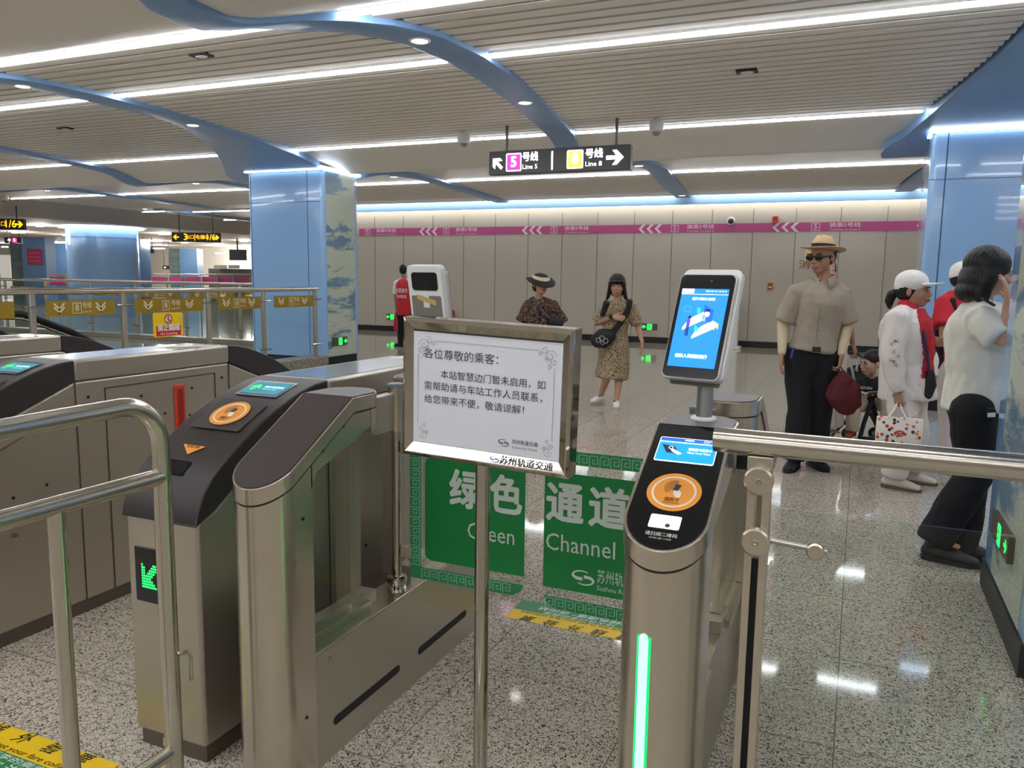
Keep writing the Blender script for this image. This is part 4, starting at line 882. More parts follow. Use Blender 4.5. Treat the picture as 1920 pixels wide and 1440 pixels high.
fare_gate(-1.69, 'steel fare gate with black nose, orange card sticker and green arrow, beside the rounded cabinet', flap=False)
fare_gate(-2.96, 'steel fare gate with red strip on its side, second from the side gate')
fare_gate(-4.20, 'steel fare gate seen over the second one, third from the side gate', detail=False)
fare_gate(-5.10, 'farthest fare gate at the left edge with only its black rear nose showing', detail=False)
# papers on the gate tops
for x, y, z, rz, nm in ((-3.06, 2.93, 1.091, .5, 'fare gate with the red strip'), (-1.82, 3.05, 1.091, .2, 'gate beside the rounded cabinet'), (-4.34, 2.9, 1.091, .4, 'third fare gate')):
    m_ = MB(); c_, s_ = math.cos(rz), math.sin(rz)
    for i, (dx, dy, dz, w1, h1) in enumerate(((0, 0, 0, .10, .045), (.02, .01, .006, .08, .03), (-.03, .012, .004, .05, .05))): m_.obox((x + dx, y + dy, z + dz), V((c_, s_, .03 * i)).normalized(), V((-s_, c_, 0)), Z_, w1, h1, .0015)
    tag(m_.build('crumpled_paper', mat('paper', (232, 232, 228), .6), smooth=False), 'loose white papers lying on top of the ' + nm, 'paper')
# ------------------------------------------------------------------ floor stickers
def floor_tape(x0, x1, y0, label, flip=False):
    t = thing('floor_sticker', label, 'floor sticker', ((x0 + x1) / 2, y0 + .1, 0))
    if not flip: ya, yb_, yc = y0, y0 + .11, y0 + .21
    else: ya, yb_, yc = y0 + .21, y0 + .10, y0
    xd, yd = (X_, Y_) if not flip else (-X_, -Y_)
    q = lambda m_, y_a, y_b, m__, nm: (m_.add([(x0, y_a, .0012), (x1, y_a, .0012), (x1, y_b, .0012), (x0, y_b, .0012)], [(0, 1, 2, 3)]), m_.build(nm, m__, t, smooth=False))
    q(MB(), ya, yb_, mat('tape_green', (40, 132, 84), .35), 'green_band'); q(MB(), yb_, yc, mat('tape_yellow_floor', (240, 200, 20), .35), 'yellow_band')
    k_ = MB(); W = x1 - x0; s = 1 if not flip else -1; xs = x0 if not flip else x1
    txt = '请在黄线外验票'
    for i, ch in enumerate(txt): text(k_, ch, .058, (xs + s * W * (.06 + .13 * i), (yb_ + yc) / 2 + s * .018, .0012), xd, yd, .02, lift=.0006, shear=.3)
    text(k_, 'Please behind the yellow line to get your fare collected.', .03, (xs + s * .04, (yb_ + yc) / 2 - s * .033, .0012), xd, yd, .01, width=W * .9, lift=.0006, shear=.2)
    k_.build('black_text', mat('tape_black', (34, 30, 20), .5), t, smooth=False, fix=False)
    k_ = MB(); text(k_, '“绿色通道” 进出站', .04, (xs + s * W * .4, (ya + yb_) / 2 + s * .0, .0012), xd, yd, .02, width=W * .48, lift=.0006, shear=.2)
    text(k_, '儿童、行动不便、持大件行李的乘客', .028, (xs + s * .03, (ya + yb_) / 2 + s * .036, .0012), xd, yd, .01, width=W * .8, lift=.0006, shear=.2)
    k_.build('white_text', mat('tape_white', (216, 232, 220), .5), t, smooth=False, fix=False)
floor_tape(-1.32, -.50, 2.995, 'yellow and green floor sticker behind the green gate leaves, upside down text', flip=True)
floor_tape(-2.92, -1.93, 1.345, 'yellow and green floor sticker at the bottom left before the fare gates')
# ------------------------------------------------------------------ notice stand
t = thing('notice_stand', 'chrome framed notice board on a steel pole with a Chinese letter to passengers', 'sign stand', (-.872, 1.85, 0))
tl = math.radians(-2.6); ro = math.radians(-2.05)
a_ = X_.copy(); n_ = V((0, -1, 0)); up_ = Z_ * math.cos(tl) + V((0, 1, 0)) * math.sin(tl)
a2 = a_ * math.cos(ro) + up_ * math.sin(ro); u2 = -a_ * math.sin(ro) + up_ * math.cos(ro); n2 = a2.cross(u2)
bc = V((-.872, 1.831, 1.153))
def fr_slab(name, m, w_, h_, cx_, cz_, d0, d1, parent=t, **k):
    mb = MB(); P = [(cx_ - w_ / 2, cz_ - h_ / 2), (cx_ + w_ / 2, cz_ - h_ / 2), (cx_ + w_ / 2, cz_ + h_ / 2), (cx_ - w_ / 2, cz_ + h_ / 2)]
    mb.prism(P, d0, d1, lambda a, b2, d: tuple(bc + a2 * a + u2 * b2 + n2 * d)); return mb.build(name, m, parent, smooth=False, **k)
fr_slab('paper_notice', mat('notice_paper', (224, 227, 236), .35), .42, .300, 0, 0, -.004, 0)
fr_slab('back_board', mat('board_back', (90, 86, 80), .3, .8), .45, .34, 0, 0, -.05, -.004)
def frame_side(nm, pts0, pts1):
    m_ = MB(); 
    # bevelled profile : outer edge back, raised crest, inner edge
    rings = []
    for (ox, oz, ix, iz) in (pts0, pts1):
        rings.append([bc + a2 * ox + u2 * oz + n2 * -.05, bc + a2 * ox + u2 * oz + n2 * .004, bc + a2 * (ox * .7 + ix * .3) + u2 * (oz * .7 + iz * .3) + n2 * .012, bc + a2 * ix + u2 * iz + n2 * .0, bc + a2 * ix + u2 * iz + n2 * -.05])
    m_.loop(rings); m_.build(nm, CHROME, t, smooth=False, bevel=.0015)
OW, OH, IW, IH = .240, .186, .210, .150
IT, IB = .155, -.150; OT, OB = .186, -.190
frame_side('frame_bar', (-OW, OT, -IW, IT), (OW, OT, IW, IT)); frame_side('frame_bar', (OW, OB, IW, IB), (-OW, OB, -IW, IB))
frame_side('frame_bar', (-OW, OB, -IW, IB), (-OW, OT, -IW, IT)); frame_side('frame_bar', (OW, OT, IW, IT), (OW, OB, IW, IB))
NT = mat('notice_ink', (58, 58, 60), .6); k_ = MB(); P0 = bc + n2 * .0006
def nt(body, x, z, s_, w_=None): text(k_, body, s_, P0 + a2 * x + u2 * z, a2, u2, .0, width=w_, lift=.0004)
nt('各位尊敬的乘客：', -.178, .092, .0285, .215)
nt('本站智慧边门暂未启用，如', -.128, .040, .0245, .295)
nt('需帮助请与车站工作人员联系，', -.176, .006, .0245, .336)
nt('给您带来不便，敬请谅解！', -.176, -.030, .0245, .288)
k_.build('notice_text', NT, t, smooth=False, fix=False)
k_ = MB(); swoosh(k_, .026, P0 + a2 * .058 + u2 * -.120, a2, u2, .0008); text(k_, '苏州轨道交通', .0125, P0 + a2 * .082 + u2 * -.114, a2, u2, .01, width=.07); text(k_, 'Suzhou Rail Transit', .008, P0 + a2 * .082 + u2 * -.128, a2, u2, width=.07); k_.build('notice_logo', mat('notice_grey', (96, 98, 104), .6), t, smooth=False, fix=False)
k_ = MB()
stroke(k_, [(-.15, .128), (.15, .128)], .0012, P0, a2, u2, .0005); stroke(k_, [(-.196, .09), (-.196, -.10)], .0012, P0, a2, u2, .0005); stroke(k_, [(.190, .085), (.190, -.10)], .0012, P0, a2, u2, .0005)
for sx_ in (-1, 1):
    for sz_ in (1, -1):
        for (ox, oz, r0, turns, ph) in ((.178, .116, .016, 1.4, 0), (.164, .128, .010, 1.2, 1), (.188, .102, .010, 1.2, 2), (.152, .122, .006, 1.1, 3), (.176, .090, .006, 1.1, 4), (.168, .108, .007, 1.2, 5)):
            if sz_ < 0 and ph in (3, 1): continue
            k2 = 1 if sz_ > 0 else .8
            pts = [(sx_ * (ox + (r0 * (1 - q / 26 * .8)) * k2 * math.cos(ph + q * turns * 2 * math.pi / 26)), sz_ * (oz + (0 if sz_ > 0 else .012) + (r0 * (1 - q / 26 * .8)) * k2 * math.sin(ph + q * turns * 2 * math.pi / 26))) for q in range(26)]
            stroke(k_, pts, .0011, P0, a2, u2, .0005)
k_.build('notice_ornament', mat('ornament_grey', (150, 150, 154), .6), t, smooth=False, fix=False)
yb2 = (u2 * .028 - n2 * .012).normalized(); lp = bc + a2 * .052 + u2 * -.1655 + n2 * .0068
k_ = MB(); text(k_, '苏州轨道交通', .0235, lp, a2, yb2, .02, width=.145, lift=.0012); k_.build('frame_lettering', BLACK, t, smooth=False, fix=False)
k_ = MB(); swoosh(k_, .023, lp - a2 * .016, a2, yb2, .0012); k_.build('frame_logo', mat('logo_blue', (44, 66, 150), .5), t, smooth=False, fix=False)
MB().tube([(-.888, 1.86, .012), (-.888, 1.86, 1.0)], .0198, 24).build('pole', CHROME, t)
MB().lathe((-.888, 1.86, 0), [(.14, 0), (.14, .006), (.12, .012), (.02, .016)], 32).build('foot_plate', CHROME, t)
MB().lathe((-.888, 1.86, .965), [(.0165, 0), (.021, .004), (.021, .02), (.0165, .024)]).build('collar', CHROME, t)
# ------------------------------------------------------------------ left tubular barrier
t = thing('tube_barrier', 'bent stainless steel tube barrier at the left in front of the fare gates', 'barrier', (-1.62, 1.45, 0))
BX = -1.582
path = [(BX - .0, -.9, 1.10), (BX, 1.33, 1.136)]
for k in range(1, 9):
    a = math.radians(90 * k / 8); path.append((BX, 1.33 + .11 * math.sin(a), 1.136 - .11 * (1 - math.cos(a))))
path += [(BX, 1.44, .9), (BX, 1.44, .0)]
MB().tube(path, .0225, 18).build('top_rail', TUBE, t, angle=60)
MB().tube([(BX, -.9, .945), (BX, 1.44, .945)], .0215, 18).build('middle_rail', TUBE, t)
MB().tube([(BX, .3, .20), (BX, 1.44, .205)], .0175, 18).build('lower_rail', TUBE, t)
MB().tube([(BX, 1.15, .0), (BX, 1.15, .945)], .0185, 18).build('post', TUBE, t)
MB().tube([(BX, -.5, .0), (BX, -.5, .945)], .0185, 18).build('post', TUBE, t)
MB().tube([(BX + .01, 1.455, .465), (BX + .032, 1.47, .472), (BX + .038, 1.472, .465), (BX + .038, 1.472, .395)], .005, 10).build('hook', CHROME, t)
# ------------------------------------------------------------------ right handrail and glass
t = thing('glass_balustrade', 'stainless handrail with clamped glass panel at the right', 'balustrade', (-.17, 1.75, 0))
MB().tube([(-.2715, 1.75, 1.108), (1.9, 1.75, 1.102)], .0272, 28).build('handrail', TUBE, t)
MB().tube([(-.2735, 1.75, 1.108), (-.2715, 1.75, 1.108)], .0262, 28).build('handrail_cap', TUBE, t)
for x0, x1, m__ in ((-.197, -.180, STEEL), (-.166, -.149, STEEL)): MB().box(x0, x1, 1.735, 1.775, 0, 1.075).build('post_plate', m__, t, bevel=.0015)
MB().box(-.180, -.166, 1.752, 1.758, 0, .85).build('post_web', BLACK, t, smooth=False)
MB().box(-.200, -.146, 1.734, 1.776, 1.05, 1.082).build('post_head', STEEL, t, bevel=.003)
for z in (1.031, .896, .12):
    MB().lathe((-.173, 1.735, z), [(.029, 0), (.031, .003), (.031, .015), (.027, .018), (.0, .018)], 32, V((0, -1, 0))).build('clamp_disc', STEEL, t, angle=30)
    MB().lathe((-.173, 1.717, z), [(.007, 0), (.006, .002), (.003, .002), (.0, .0)], 16, V((0, -1, 0))).build('disc_screw', CHROME, t)
for z in (.896, .12):
    MB().tube([(-.15, 1.74, z + .004), (-.03, 1.74, z - .004)], .0062, 12).build('clamp_arm', CHROME, t)
    MB().lathe((-.052, 1.735, z - .003), [(.0, .0), (.017, 0), (.018, .002), (.018, .013), (.015, .016), (.0, .016)], 24, V((0, -1, 0))).build('glass_clamp', STEEL, t, angle=30)
MB().box(-.133, 1.9, 1.742, 1.752, .06, .972).build('glass_panel', GLASS, t, smooth=False)
# ------------------------------------------------------------------ escalator railings
curb = tag(MB().box(-8.05, -7.72, 3.8, 10.42, 0, .195).build('granite_curb', mat('granite', (176, 168, 150), .3, noise=((60, 60, 60), (110, 104, 92), .45, .5)), bevel=.01), 'speckled granite curb under the near glass railing', 'curb'); curb['kind'] = 'structure'
OLIVE = mat('olive_film', (150, 122, 30), .4); OLW = mat('olive_white', (226, 216, 186), .5)
def glass_rail(p0, d, posts, z0, zr, bands, label, zb, s=1.):
    """p0 origin, d unit dir; posts distances; bands (a,b) distances"""
    n = V((d.y, -d.x, 0))
    if n.x * (0 - p0.x) + n.y * (0 - p0.y) < 0: n = -n
    t = thing('glass_railing', label, 'railing', tuple(p0))
    a, b2 = min(posts), max(posts)
    MB().tube([p0 + d * (a - .05) + Z_ * zr, p0 + d * (b2 + .05) + Z_ * zr], .034, 16).build('handrail', TUBE, t)
    for q in posts:
        c = p0 + d * q; MB().obox((c.x, c.y, (z0 + zr) / 2), d, n, Z_, .03, .022, (zr - z0) / 2 - .01).build('post', STEELH, t, bevel=.004)
        m_ = MB()
        for zz in (zr - .16, z0 + .2): m_.cyl(c + d * -.11 + n * .03 + Z_ * zz, c + d * .11 + n * .03 + Z_ * zz, .012, seg=10)
        m_.build('clamp_bar', CHROME, t)
    ps = sorted(posts)
    for i in range(len(ps) - 1):
        q0, q1 = ps[i] + .05, ps[i + 1] - .05; c = p0 + d * ((q0 + q1) / 2)
        MB().obox((c.x + n.x * .03, c.y + n.y * .03, (z0 + zr) / 2 - .02), d, n, Z_, (q1 - q0) / 2, .005, (zr - z0) / 2 - .06).build('glass_panel', GLASS, t, smooth=False)
    xd = d if (n.x * d.y - n.y * d.x) > 0 else d
    # text must read from the n side : xd x Z = n
    xd = d if (d.cross(Z_)).dot(n) > 0 else -d
    for a_, b_ in bands:
        c = p0 + d * ((a_ + b_) / 2) + n * .0365; L_ = abs(b_ - a_); h = .165
        f_ = MB(); flat(f_, rrect(L_, h, .002, 1), (c.x, c.y, zb), xd, Z_, .0); f_ = f_.build('line_film', OLIVE, t, smooth=False, fix=False)
        k_ = MB()
        for sx_ in (-.32, .28):
            for dz in (0, .04): stroke(k_, [(-.055, .02), (0, -.035), (.055, .02)], .018, (c.x + xd.x * L_ * sx_, c.y + xd.y * L_ * sx_, zb + .0 + dz - .01), xd, Z_, .001)
        stroke(k_, [(-.05, -.055), (.05, -.055), (.05, .055), (-.05, .055)], .008, (c.x - xd.x * L_ * .07, c.y - xd.y * L_ * .07, zb), xd, Z_, .001, True)
        text(k_, '8', .1, (c.x - xd.x * L_ * .07, c.y - xd.y * L_ * .07, zb), xd, Z_, .01, align='CENTER')
        text(k_, '号线', .07, (c.x + xd.x * L_ * .01, c.y + xd.y * L_ * .01, zb + .025), xd, Z_, .01, width=L_ * .13); text(k_, 'Line 8', .04, (c.x + xd.x * L_ * .01, c.y + xd.y * L_ * .01, zb - .04), xd, Z_, width=L_ * .12)
        k_.build('film_lettering', OLW, f_, smooth=False, fix=False)
    return t
nr = glass_rail(V((-7.78, 0, 0)), Y_, [4.1, 5.53, 6.64, 7.95, 9.0, 10.17], .195, 1.25, [(4.25, 5.32), (5.66, 6.50), (6.77, 7.83), (8.09, 8.90), (9.18, 10.07)], 'near glass railing by the escalator with olive line 8 film, ending at the column', 1.07)
ws = thing('warning_sign', 'yellow and red no crossing sign hung on the near glass railing', 'sign', (-7.73, 7.23, .83))
f_ = MB(); P = rrect(.45, .29, .03); f_.prism(P, -7.738, -7.73, lambda a, b2, d: (d, 7.24 + a, .835 + b2)); f_.build('plate', mat('warn_yellow', (250, 206, 20), .4), ws)
f_ = MB(); flat(f_, rrect(.38, .125, .004, 2, 0, -.072), (-7.73, 7.24, .835), Y_, Z_, .001); f_.build('red_field', mat('warn_red', (206, 44, 34), .4), ws, smooth=False, fix=False)
f_ = MB(); flat(f_, circ(.056, 24, 0, .068), (-7.73, 7.24, .835), Y_, Z_, .001); text(f_, '禁止翻越', .085, (-7.73, 7.24, .795), Y_, Z_, .04, align='CENTER', width=.34, lift=.002); text(f_, 'No Crossing', .04, (-7.73, 7.24, .728), Y_, Z_, .01, align='CENTER', width=.26, lift=.002); f_.build('white_print', WHITE, ws, smooth=False, fix=False)
f_ = MB(); ringpoly(f_, .048, .062, (-7.73, 7.24, .903), Y_, Z_, .002); stroke(f_, [(-.036, .036), (.036, -.036)], .01, (-7.73, 7.24, .903), Y_, Z_, .003); f_.build('red_ring', mat('warn_red', (206, 44, 34), .4), ws, smooth=False, fix=False)
f_ = MB(); flat(f_, circ(.009, 10, .005, .03), (-7.73, 7.24, .903), Y_, Z_, .0022); stroke(f_, [(0, .02), (-.005, -.005), (.02, -.02)], .012, (-7.73, 7.24, .903), Y_, Z_, .0022); stroke(f_, [(-.03, -.03), (.03, -.03), (.03, -.012)], .008, (-7.73, 7.24, .903), Y_, Z_, .0022); f_.build('climbing_figure', BLACK, ws, smooth=False, fix=False)
fr_ = glass_rail(V((0, 13.0, 0)), X_, [-20.6, -19.2, -17.75, -16.26, -14.82, -13.35, -11.85, -10.4], .1, 1.26, [(-20.4, -19.4), (-18.95, -17.95), (-17.6, -16.45), (-16.1, -15.0), (-14.66, -13.5), (-13.2, -12.0), (-11.7, -10.55)], 'far glass railing crossing behind the escalator well, olive line 8 film', 1.02)
c2_ = tag(MB().box(-20.8, -10.2, 12.9, 13.15, 0, .1).build('granite_curb', MATS['granite'], bevel=.01), 'granite curb under the far glass railing', 'curb'); c2_['kind'] = 'structure'
# escalator balustrades
t = thing('escalator', 'escalator going down with dark handrails and glass sides, left behind the railing', 'escalator', (-9.6, 6.5, 0))
for x, nm in ((-8.75, 'near'), (-10.3, 'far')):
    top = [(x, 4.5, .35), (x, 4.42, .5), (x, 4.4, .7), (x, 4.5, .9), (x, 4.75, 1.0), (x, 5.6, 1.02), (x, 6.1, .98), (x, 6.7, .74), (x, 9.5, -.75)]
    MB().tube(top, .04, 12).build('handrail', BLACK, t, angle=60)
    MB().tube([(x, y_, z_ - .06) for _, y_, z_ in top[3:]], .02, 8).build('handrail_track', CHROME, t, angle=60)
    gp = [(4.55, .32), (4.5, .5), (4.55, .84), (4.8, .93), (5.6, .94), (6.1, .9), (6.7, .66), (9.5, -.83), (9.5, -1.6), (6.6, -.05), (6.0, .18), (4.7, .2)]
    MB().prism(gp, x - .005, x + .005, lambda a, b2, d: (d, a, b2)).build('glass_side', GLASS, t, smooth=False)
    sk = [(4.4, .0), (4.4, .22), (6.0, .22), (6.6, 0), (9.5, -1.55), (9.5, -2.1), (6.3, -.4), (6.0, -.2), (4.7, -.2)]
    MB().prism(sk, x - .09, x + .09, lambda a, b2, d: (d, a, b2)).build('skirt', STEELH, t, smooth=False)
m_ = MB(); yy, zz = 6.0, 0.0
m_.box(-10.2, -8.85, 4.6, 6.0, -.05, -.01)
for k in range(12): m_.box(-10.2, -8.85, 6.0 + .3 * k, 6.3 + .3 * k, -.25 - .155 * k, -.02 - .155 * k)
m_.build('steps', mat('step_grey', (96, 96, 96), .4, .8), t, smooth=False)
# ================================================================== PEOPLE
from mathutils import noise as mnoise, Euler
def W(px, py, Y):
    d = _r * ((px - 960) / F_PX) + _u * ((720 - py) / F_PX) + _f; return V((0, 0, CAM_H)) + d * (Y / d.y)
def blob(mb, name, m, parent, vox=.008, smooth=3, fold=0., fs=12., off=None):
    me = bpy.data.meshes.new('b'); me.from_pydata(mb.v, [], mb.f)
    bm = bmesh.new(); bm.from_mesh(me); bmesh.ops.recalc_face_normals(bm, faces=bm.faces); bm.to_mesh(me); bm.free()
    o = bpy.data.objects.new('b', me); COL.objects.link(o)
    r = o.modifiers.new('r', 'REMESH'); r.mode = 'VOXEL'; r.voxel_size = vox
    if smooth: s = o.modifiers.new('s', 'SMOOTH'); s.factor = .5; s.iterations = smooth
    me2 = bpy.data.meshes.new_from_object(o.evaluated_get(bpy.context.evaluated_depsgraph_get()))
    bpy.data.objects.remove(o); bpy.data.meshes.remove(me)
    if fold:
        n = len(me2.vertices)
        for v in me2.vertices:
            p = v.co; a = mnoise.noise(V((p.x * fs, p.y * fs, p.z * fs * .55))) + .5 * mnoise.noise(V((p.x * fs * 2.3, p.y * fs * 2.3, p.z * fs * 1.1 + 7)))
            v.co = p + v.normal * (fold * (1.25 * a + .45))
    loc = parent.location if parent.parent is None else parent.parent.location
    me2.transform(Matrix.Translation(-loc))
    me2.polygons.foreach_set('use_smooth', [True] * len(me2.polygons)); me2.materials.clear(); me2.materials.append(m); me2.name = name
    o = bpy.data.objects.new(name, me2); COL.objects.link(o); o.parent = parent
    return o
def Mhead(yaw, pitch=0, roll=0): return Matrix.Rotation(math.radians(yaw), 3, 'Z') @ Matrix.Rotation(math.radians(pitch), 3, 'X') @ Matrix.Rotation(math.radians(roll), 3, 'Y')
class Head:
    def __init__(s, c, yaw, pitch=0, roll=0, k=1.): s.c = V(c); s.M = Mhead(yaw, pitch, roll); s.k = k
    def p(s, x, y, z): return s.c + s.M @ (V((x, y, z)) * s.k)
    def ell(s, mb, x, y, z, rx, ry, rz, rot=None, **q): 
        m_ = s.M if rot is None else s.M @ rot
        mb.ell(s.p(x, y, z), rx * s.k, ry * s.k, rz * s.k, m_, **q)
    def skull(s, mb, female=False, child=False):
        s.ell(mb, 0, .018, .035, .073, .092, .082, seg=24, rg=16)
        s.ell(mb, 0, -.022, -.025, .062 + (.006 if child else 0), .068, .078, seg=24, rg=16)
        s.ell(mb, 0, -.042, -.082, .036, .038, .026); s.ell(mb, 0, -.012, -.066, .053, .055, .034)
        for q in (-1, 1):
            s.ell(mb, q * .038, -.06, -.026, .022, .02, .02)          # cheek
            s.ell(mb, q * .073, .012, -.01, .011, .019, .029, Matrix.Rotation(q * .35, 3, 'Z'))   # ear
            s.ell(mb, q * .028, -.080, .020, .022, .009, .008)        # brow
            s.ell(mb, q * .009, -.098, -.033, .008, .009, .007)       # nostril
        mb.limb([(s.p(0, -.084, .006), .007 * s.k, .008 * s.k), (s.p(0, -.098, -.018), .0075 * s.k, .009 * s.k), (s.p(0, -.106, -.029), .009 * s.k, .008 * s.k)], s.M @ V((1, 0, 0)), 10)
        mb.limb([(s.p(-.018, -.085, -.056), .006 * s.k, .007 * s.k), (s.p(0, -.092, -.054), .008 * s.k, .009 * s.k), (s.p(.018, -.085, -.056), .006 * s.k, .007 * s.k)], s.M @ V((0, 0, 1)), 10)
        mb.limb([(s.p(-.014, -.084, -.066), .006 * s.k, .007 * s.k), (s.p(0, -.089, -.068), .008 * s.k, .008 * s.k), (s.p(.014, -.084, -.066), .006 * s.k, .007 * s.k)], s.M @ V((0, 0, 1)), 10)
    def face(s, root, eyes=True, smile=0., narrow=.6):
        if eyes:
            m_ = MB(); 
            for q in (-1, 1): s.ell(m_, q * .029, -.0815, .0, .013, .006, .0068 * narrow)
            m_.build('eyes', mat('eye_white', (206, 198, 190), .3), root)
            m_ = MB()
            for q in (-1, 1): s.ell(m_, q * .029, -.0865, .0, .0055, .002, .0055 * narrow)
            m_.build('irises', mat('iris', (30, 20, 16), .2), root)
            m_ = MB()
            for q in (-1, 1): m_.limb([(s.p(q * .015, -.0875, .0058 * narrow), .002, .0016), (s.p(q * .029, -.089, .0085 * narrow), .002, .0018), (s.p(q * .043, -.0815, .005 * narrow), .002, .0014)], (0, 0, 1), 8)
            m_.build('eyelashes', mat('lash', (30, 22, 20), .6), root)
        m_ = MB()
        for q in (-1, 1): m_.limb([(s.p(q * .014, -.0905, .0205), .003, .0022), (s.p(q * .03, -.0915, .025), .0034, .0022), (s.p(q * .046, -.080, .0205), .0022, .0016)], (0, 0, 1), 8)
        m_.build('eyebrows', mat('brow_black', (40, 32, 30), .8), root)
        m_ = MB()
        m_.limb([(s.p(-.021, -.0885, -.058), .0025, .003), (s.p(0, -.1, -.0565 + 0), .0045, .004), (s.p(.021, -.0885, -.058), .0025, .003)], (0, 0, 1), 10)
        m_.limb([(s.p(-.018, -.087, -.064 - smile), .0025, .003), (s.p(0, -.0965, -.0675 - smile), .005, .004), (s.p(.018, -.087, -.064 - smile), .0025, .003)], (0, 0, 1), 10)
        m_.build('lips', mat('lip', (150, 88, 80), .5), root)
        if smile:
            m_ = MB(); s.ell(m_, 0, -.0905, -.061 - smile / 2, .013, .004, .002 + smile / 2); m_.build('teeth', mat('teeth', (224, 216, 204), .3), root)
def hand(mb, wr, d, palm, side, curl=.5, k=1., spread=.05, thumb=1.):
    """wr wrist point, d finger direction, palm = direction the palm faces, side=+1 thumb on +(d x palm) side"""
    d = V(d).normalized(); palm = (V(palm) - d * d.dot(V(palm))).normalized(); a = d.cross(palm) * side
    wr = V(wr)
    mb.limb([(wr, .026 * k, .019 * k), (wr + d * .03 * k, .034 * k, .016 * k), (wr + d * .065 * k, .038 * k, .0145 * k), (wr + d * .085 * k, .037 * k, .012 * k)], a, 16)
    L = [.072, .080, .074, .058]
    for i in range(4):
        o = (.0285 - .019 * i) * k; p = wr + d * (.086 - .004 * abs(i - 1.3)) * k + a * o; dd = (d + a * (spread * (1.5 - i))).normalized(); ax = dd.cross(palm).normalized(); pts = [(p, .0088 * k, .0088 * k)]; ang = 0
        for j, f in enumerate((.45, .30, .25)):
            ang += curl * (.75 + .12 * i) * (1.0 if j else .7)
            v = dd * math.cos(ang) + palm * math.sin(ang); p = p + v * (L[i] * f * k); pts.append((p, (.0084 - .0008 * j) * k, (.0084 - .0008 * j) * k))
        mb.limb(pts, a, 10)
    p = wr + d * .022 * k + a * .026 * k; v1 = (a * .75 * thumb + d * .6 + palm * .35).normalized(); v2 = (a * .25 * thumb + d * .85 + palm * .45).normalized()
    mb.limb([(p - a * .01, .013 * k, .012 * k), (p + v1 * .032 * k, .0115 * k, .0105 * k), (p + v1 * .034 * k + v2 * .028 * k, .0095 * k, .009 * k), (p + v1 * .034 * k + v2 * .052 * k, .0078 * k, .0075 * k)], palm, 10)
def torso(mb, hip, neck, ref, hw, dp, g=0., lo=0., flare=0., fr=None):
    hip, neck = V(hip), V(neck); ax = neck - hip
    t0 = -.10 + lo
    T = [(t0, .92 + flare, 1.0 + flare)] + [q for q in [(0, .93 + flare * .8, 1.02 + flare * .8), (.16, .88 + flare * .4, .98 + flare * .4), (.36, .84, .92), (.56, .88, .98)] if q[0] > t0 + .03] + [ (.72, .94, 1.03), (.84, .93, .90), (.91, .74, .72), (.965, .42, .55)]
    mb.limb([(hip + ax * t, hw * a * .83 + g, dp * b2 + g) for t, a, b2 in T], ref, 24)
def seg(mb, pts, ref=(1, 0, 0), n=16): mb.limb([(p[0], p[1], p[1] if len(p) < 3 else p[2]) for p in pts], ref, n)
def mix(a, b2, t): return V(a) * (1 - t) + V(b2) * t
SKIN = [mat('skin_tan', (184, 138, 114), .5), mat('skin_light', (196, 152, 126), .5), mat('skin_child', (205, 164, 140), .5), mat('skin_brown', (172, 126, 102), .5)]
for m_ in SKIN: m_.node_tree.nodes['Principled BSDF'].inputs['Subsurface Weight'].default_value = .06
HAIR = mat('hair_black', (22, 18, 18), .42, bump=((90, 90, 12), .6))
def person(label, root_loc, J, skin, hw=.19, dp=.115, k=1., vox=.006, name='person'):
    """J keys: head (Head), neck, sh, el, wr (pairs), hand (pairs of dicts), hip, kn, an (pairs)"""
    t = thing(name, label, 'person', root_loc); mb = MB(); h = J['head']; h.skull(mb)
    ref = (V(J['sh'][1]) - V(J['sh'][0])).normalized()
    nb = V(J['neck']); mb.limb([(nb - Z_ * .03, .062 * k, .058 * k), (nb + Z_ * .01, .052 * k, .052 * k), (mix(nb, h.p(0, .02, -.06), .6), .047 * k, .05 * k), (h.p(0, .02, -.04), .046 * k, .05 * k)], ref, 18)
    hipc = (V(J['hip'][0]) + V(J['hip'][1])) / 2
    torso(mb, hipc, nb, ref, hw * .9, dp * .88)
    for i in (0, 1):
        s_, e_, w_ = V(J['sh'][i]), V(J['el'][i]), V(J['wr'][i])
        seg(mb, [(mix(nb, s_, .45), .048 * k), (s_, .05 * k), (mix(s_, e_, .35), .044 * k), (mix(s_, e_, .8), .037 * k), (e_, .036 * k), (mix(e_, w_, .3), .037 * k), (mix(e_, w_, .8), .026 * k), (w_, .024 * k, .02 * k)])
        hd = J['hand'][i]; hand(mb, w_, hd['d'], hd['palm'], hd.get('side', 1), hd.get('curl', .5), k * hd.get('k', 1.), hd.get('spread', .05))
        hp, kn, an = V(J['hip'][i]), V(J['kn'][i]), V(J['an'][i])
        seg(mb, [(hp - Z_ * .04, .066 * k), (mix(hp, kn, .4), .066 * k), (kn, .053 * k), (mix(kn, an, .3), .052 * k), (mix(kn, an, .85), .035 * k), (an, .033 * k)])
        fd = V(J['toe'][i]).normalized(); 
        f0 = V((an.x, an.y, max(.035, an.z - .06))); mb.limb([(an, .03 * k, .03 * k), (f0, .03 * k, .028 * k)], (1, 0, 0), 14); mb.limb([(f0 - fd * .02 * k, .024 * k, .018 * k), (f0 + fd * .09 * k, .028 * k, .010 * k)], Z_.cross(fd), 14)
    blob(mb, 'body', skin, t, vox, 2)
    return t
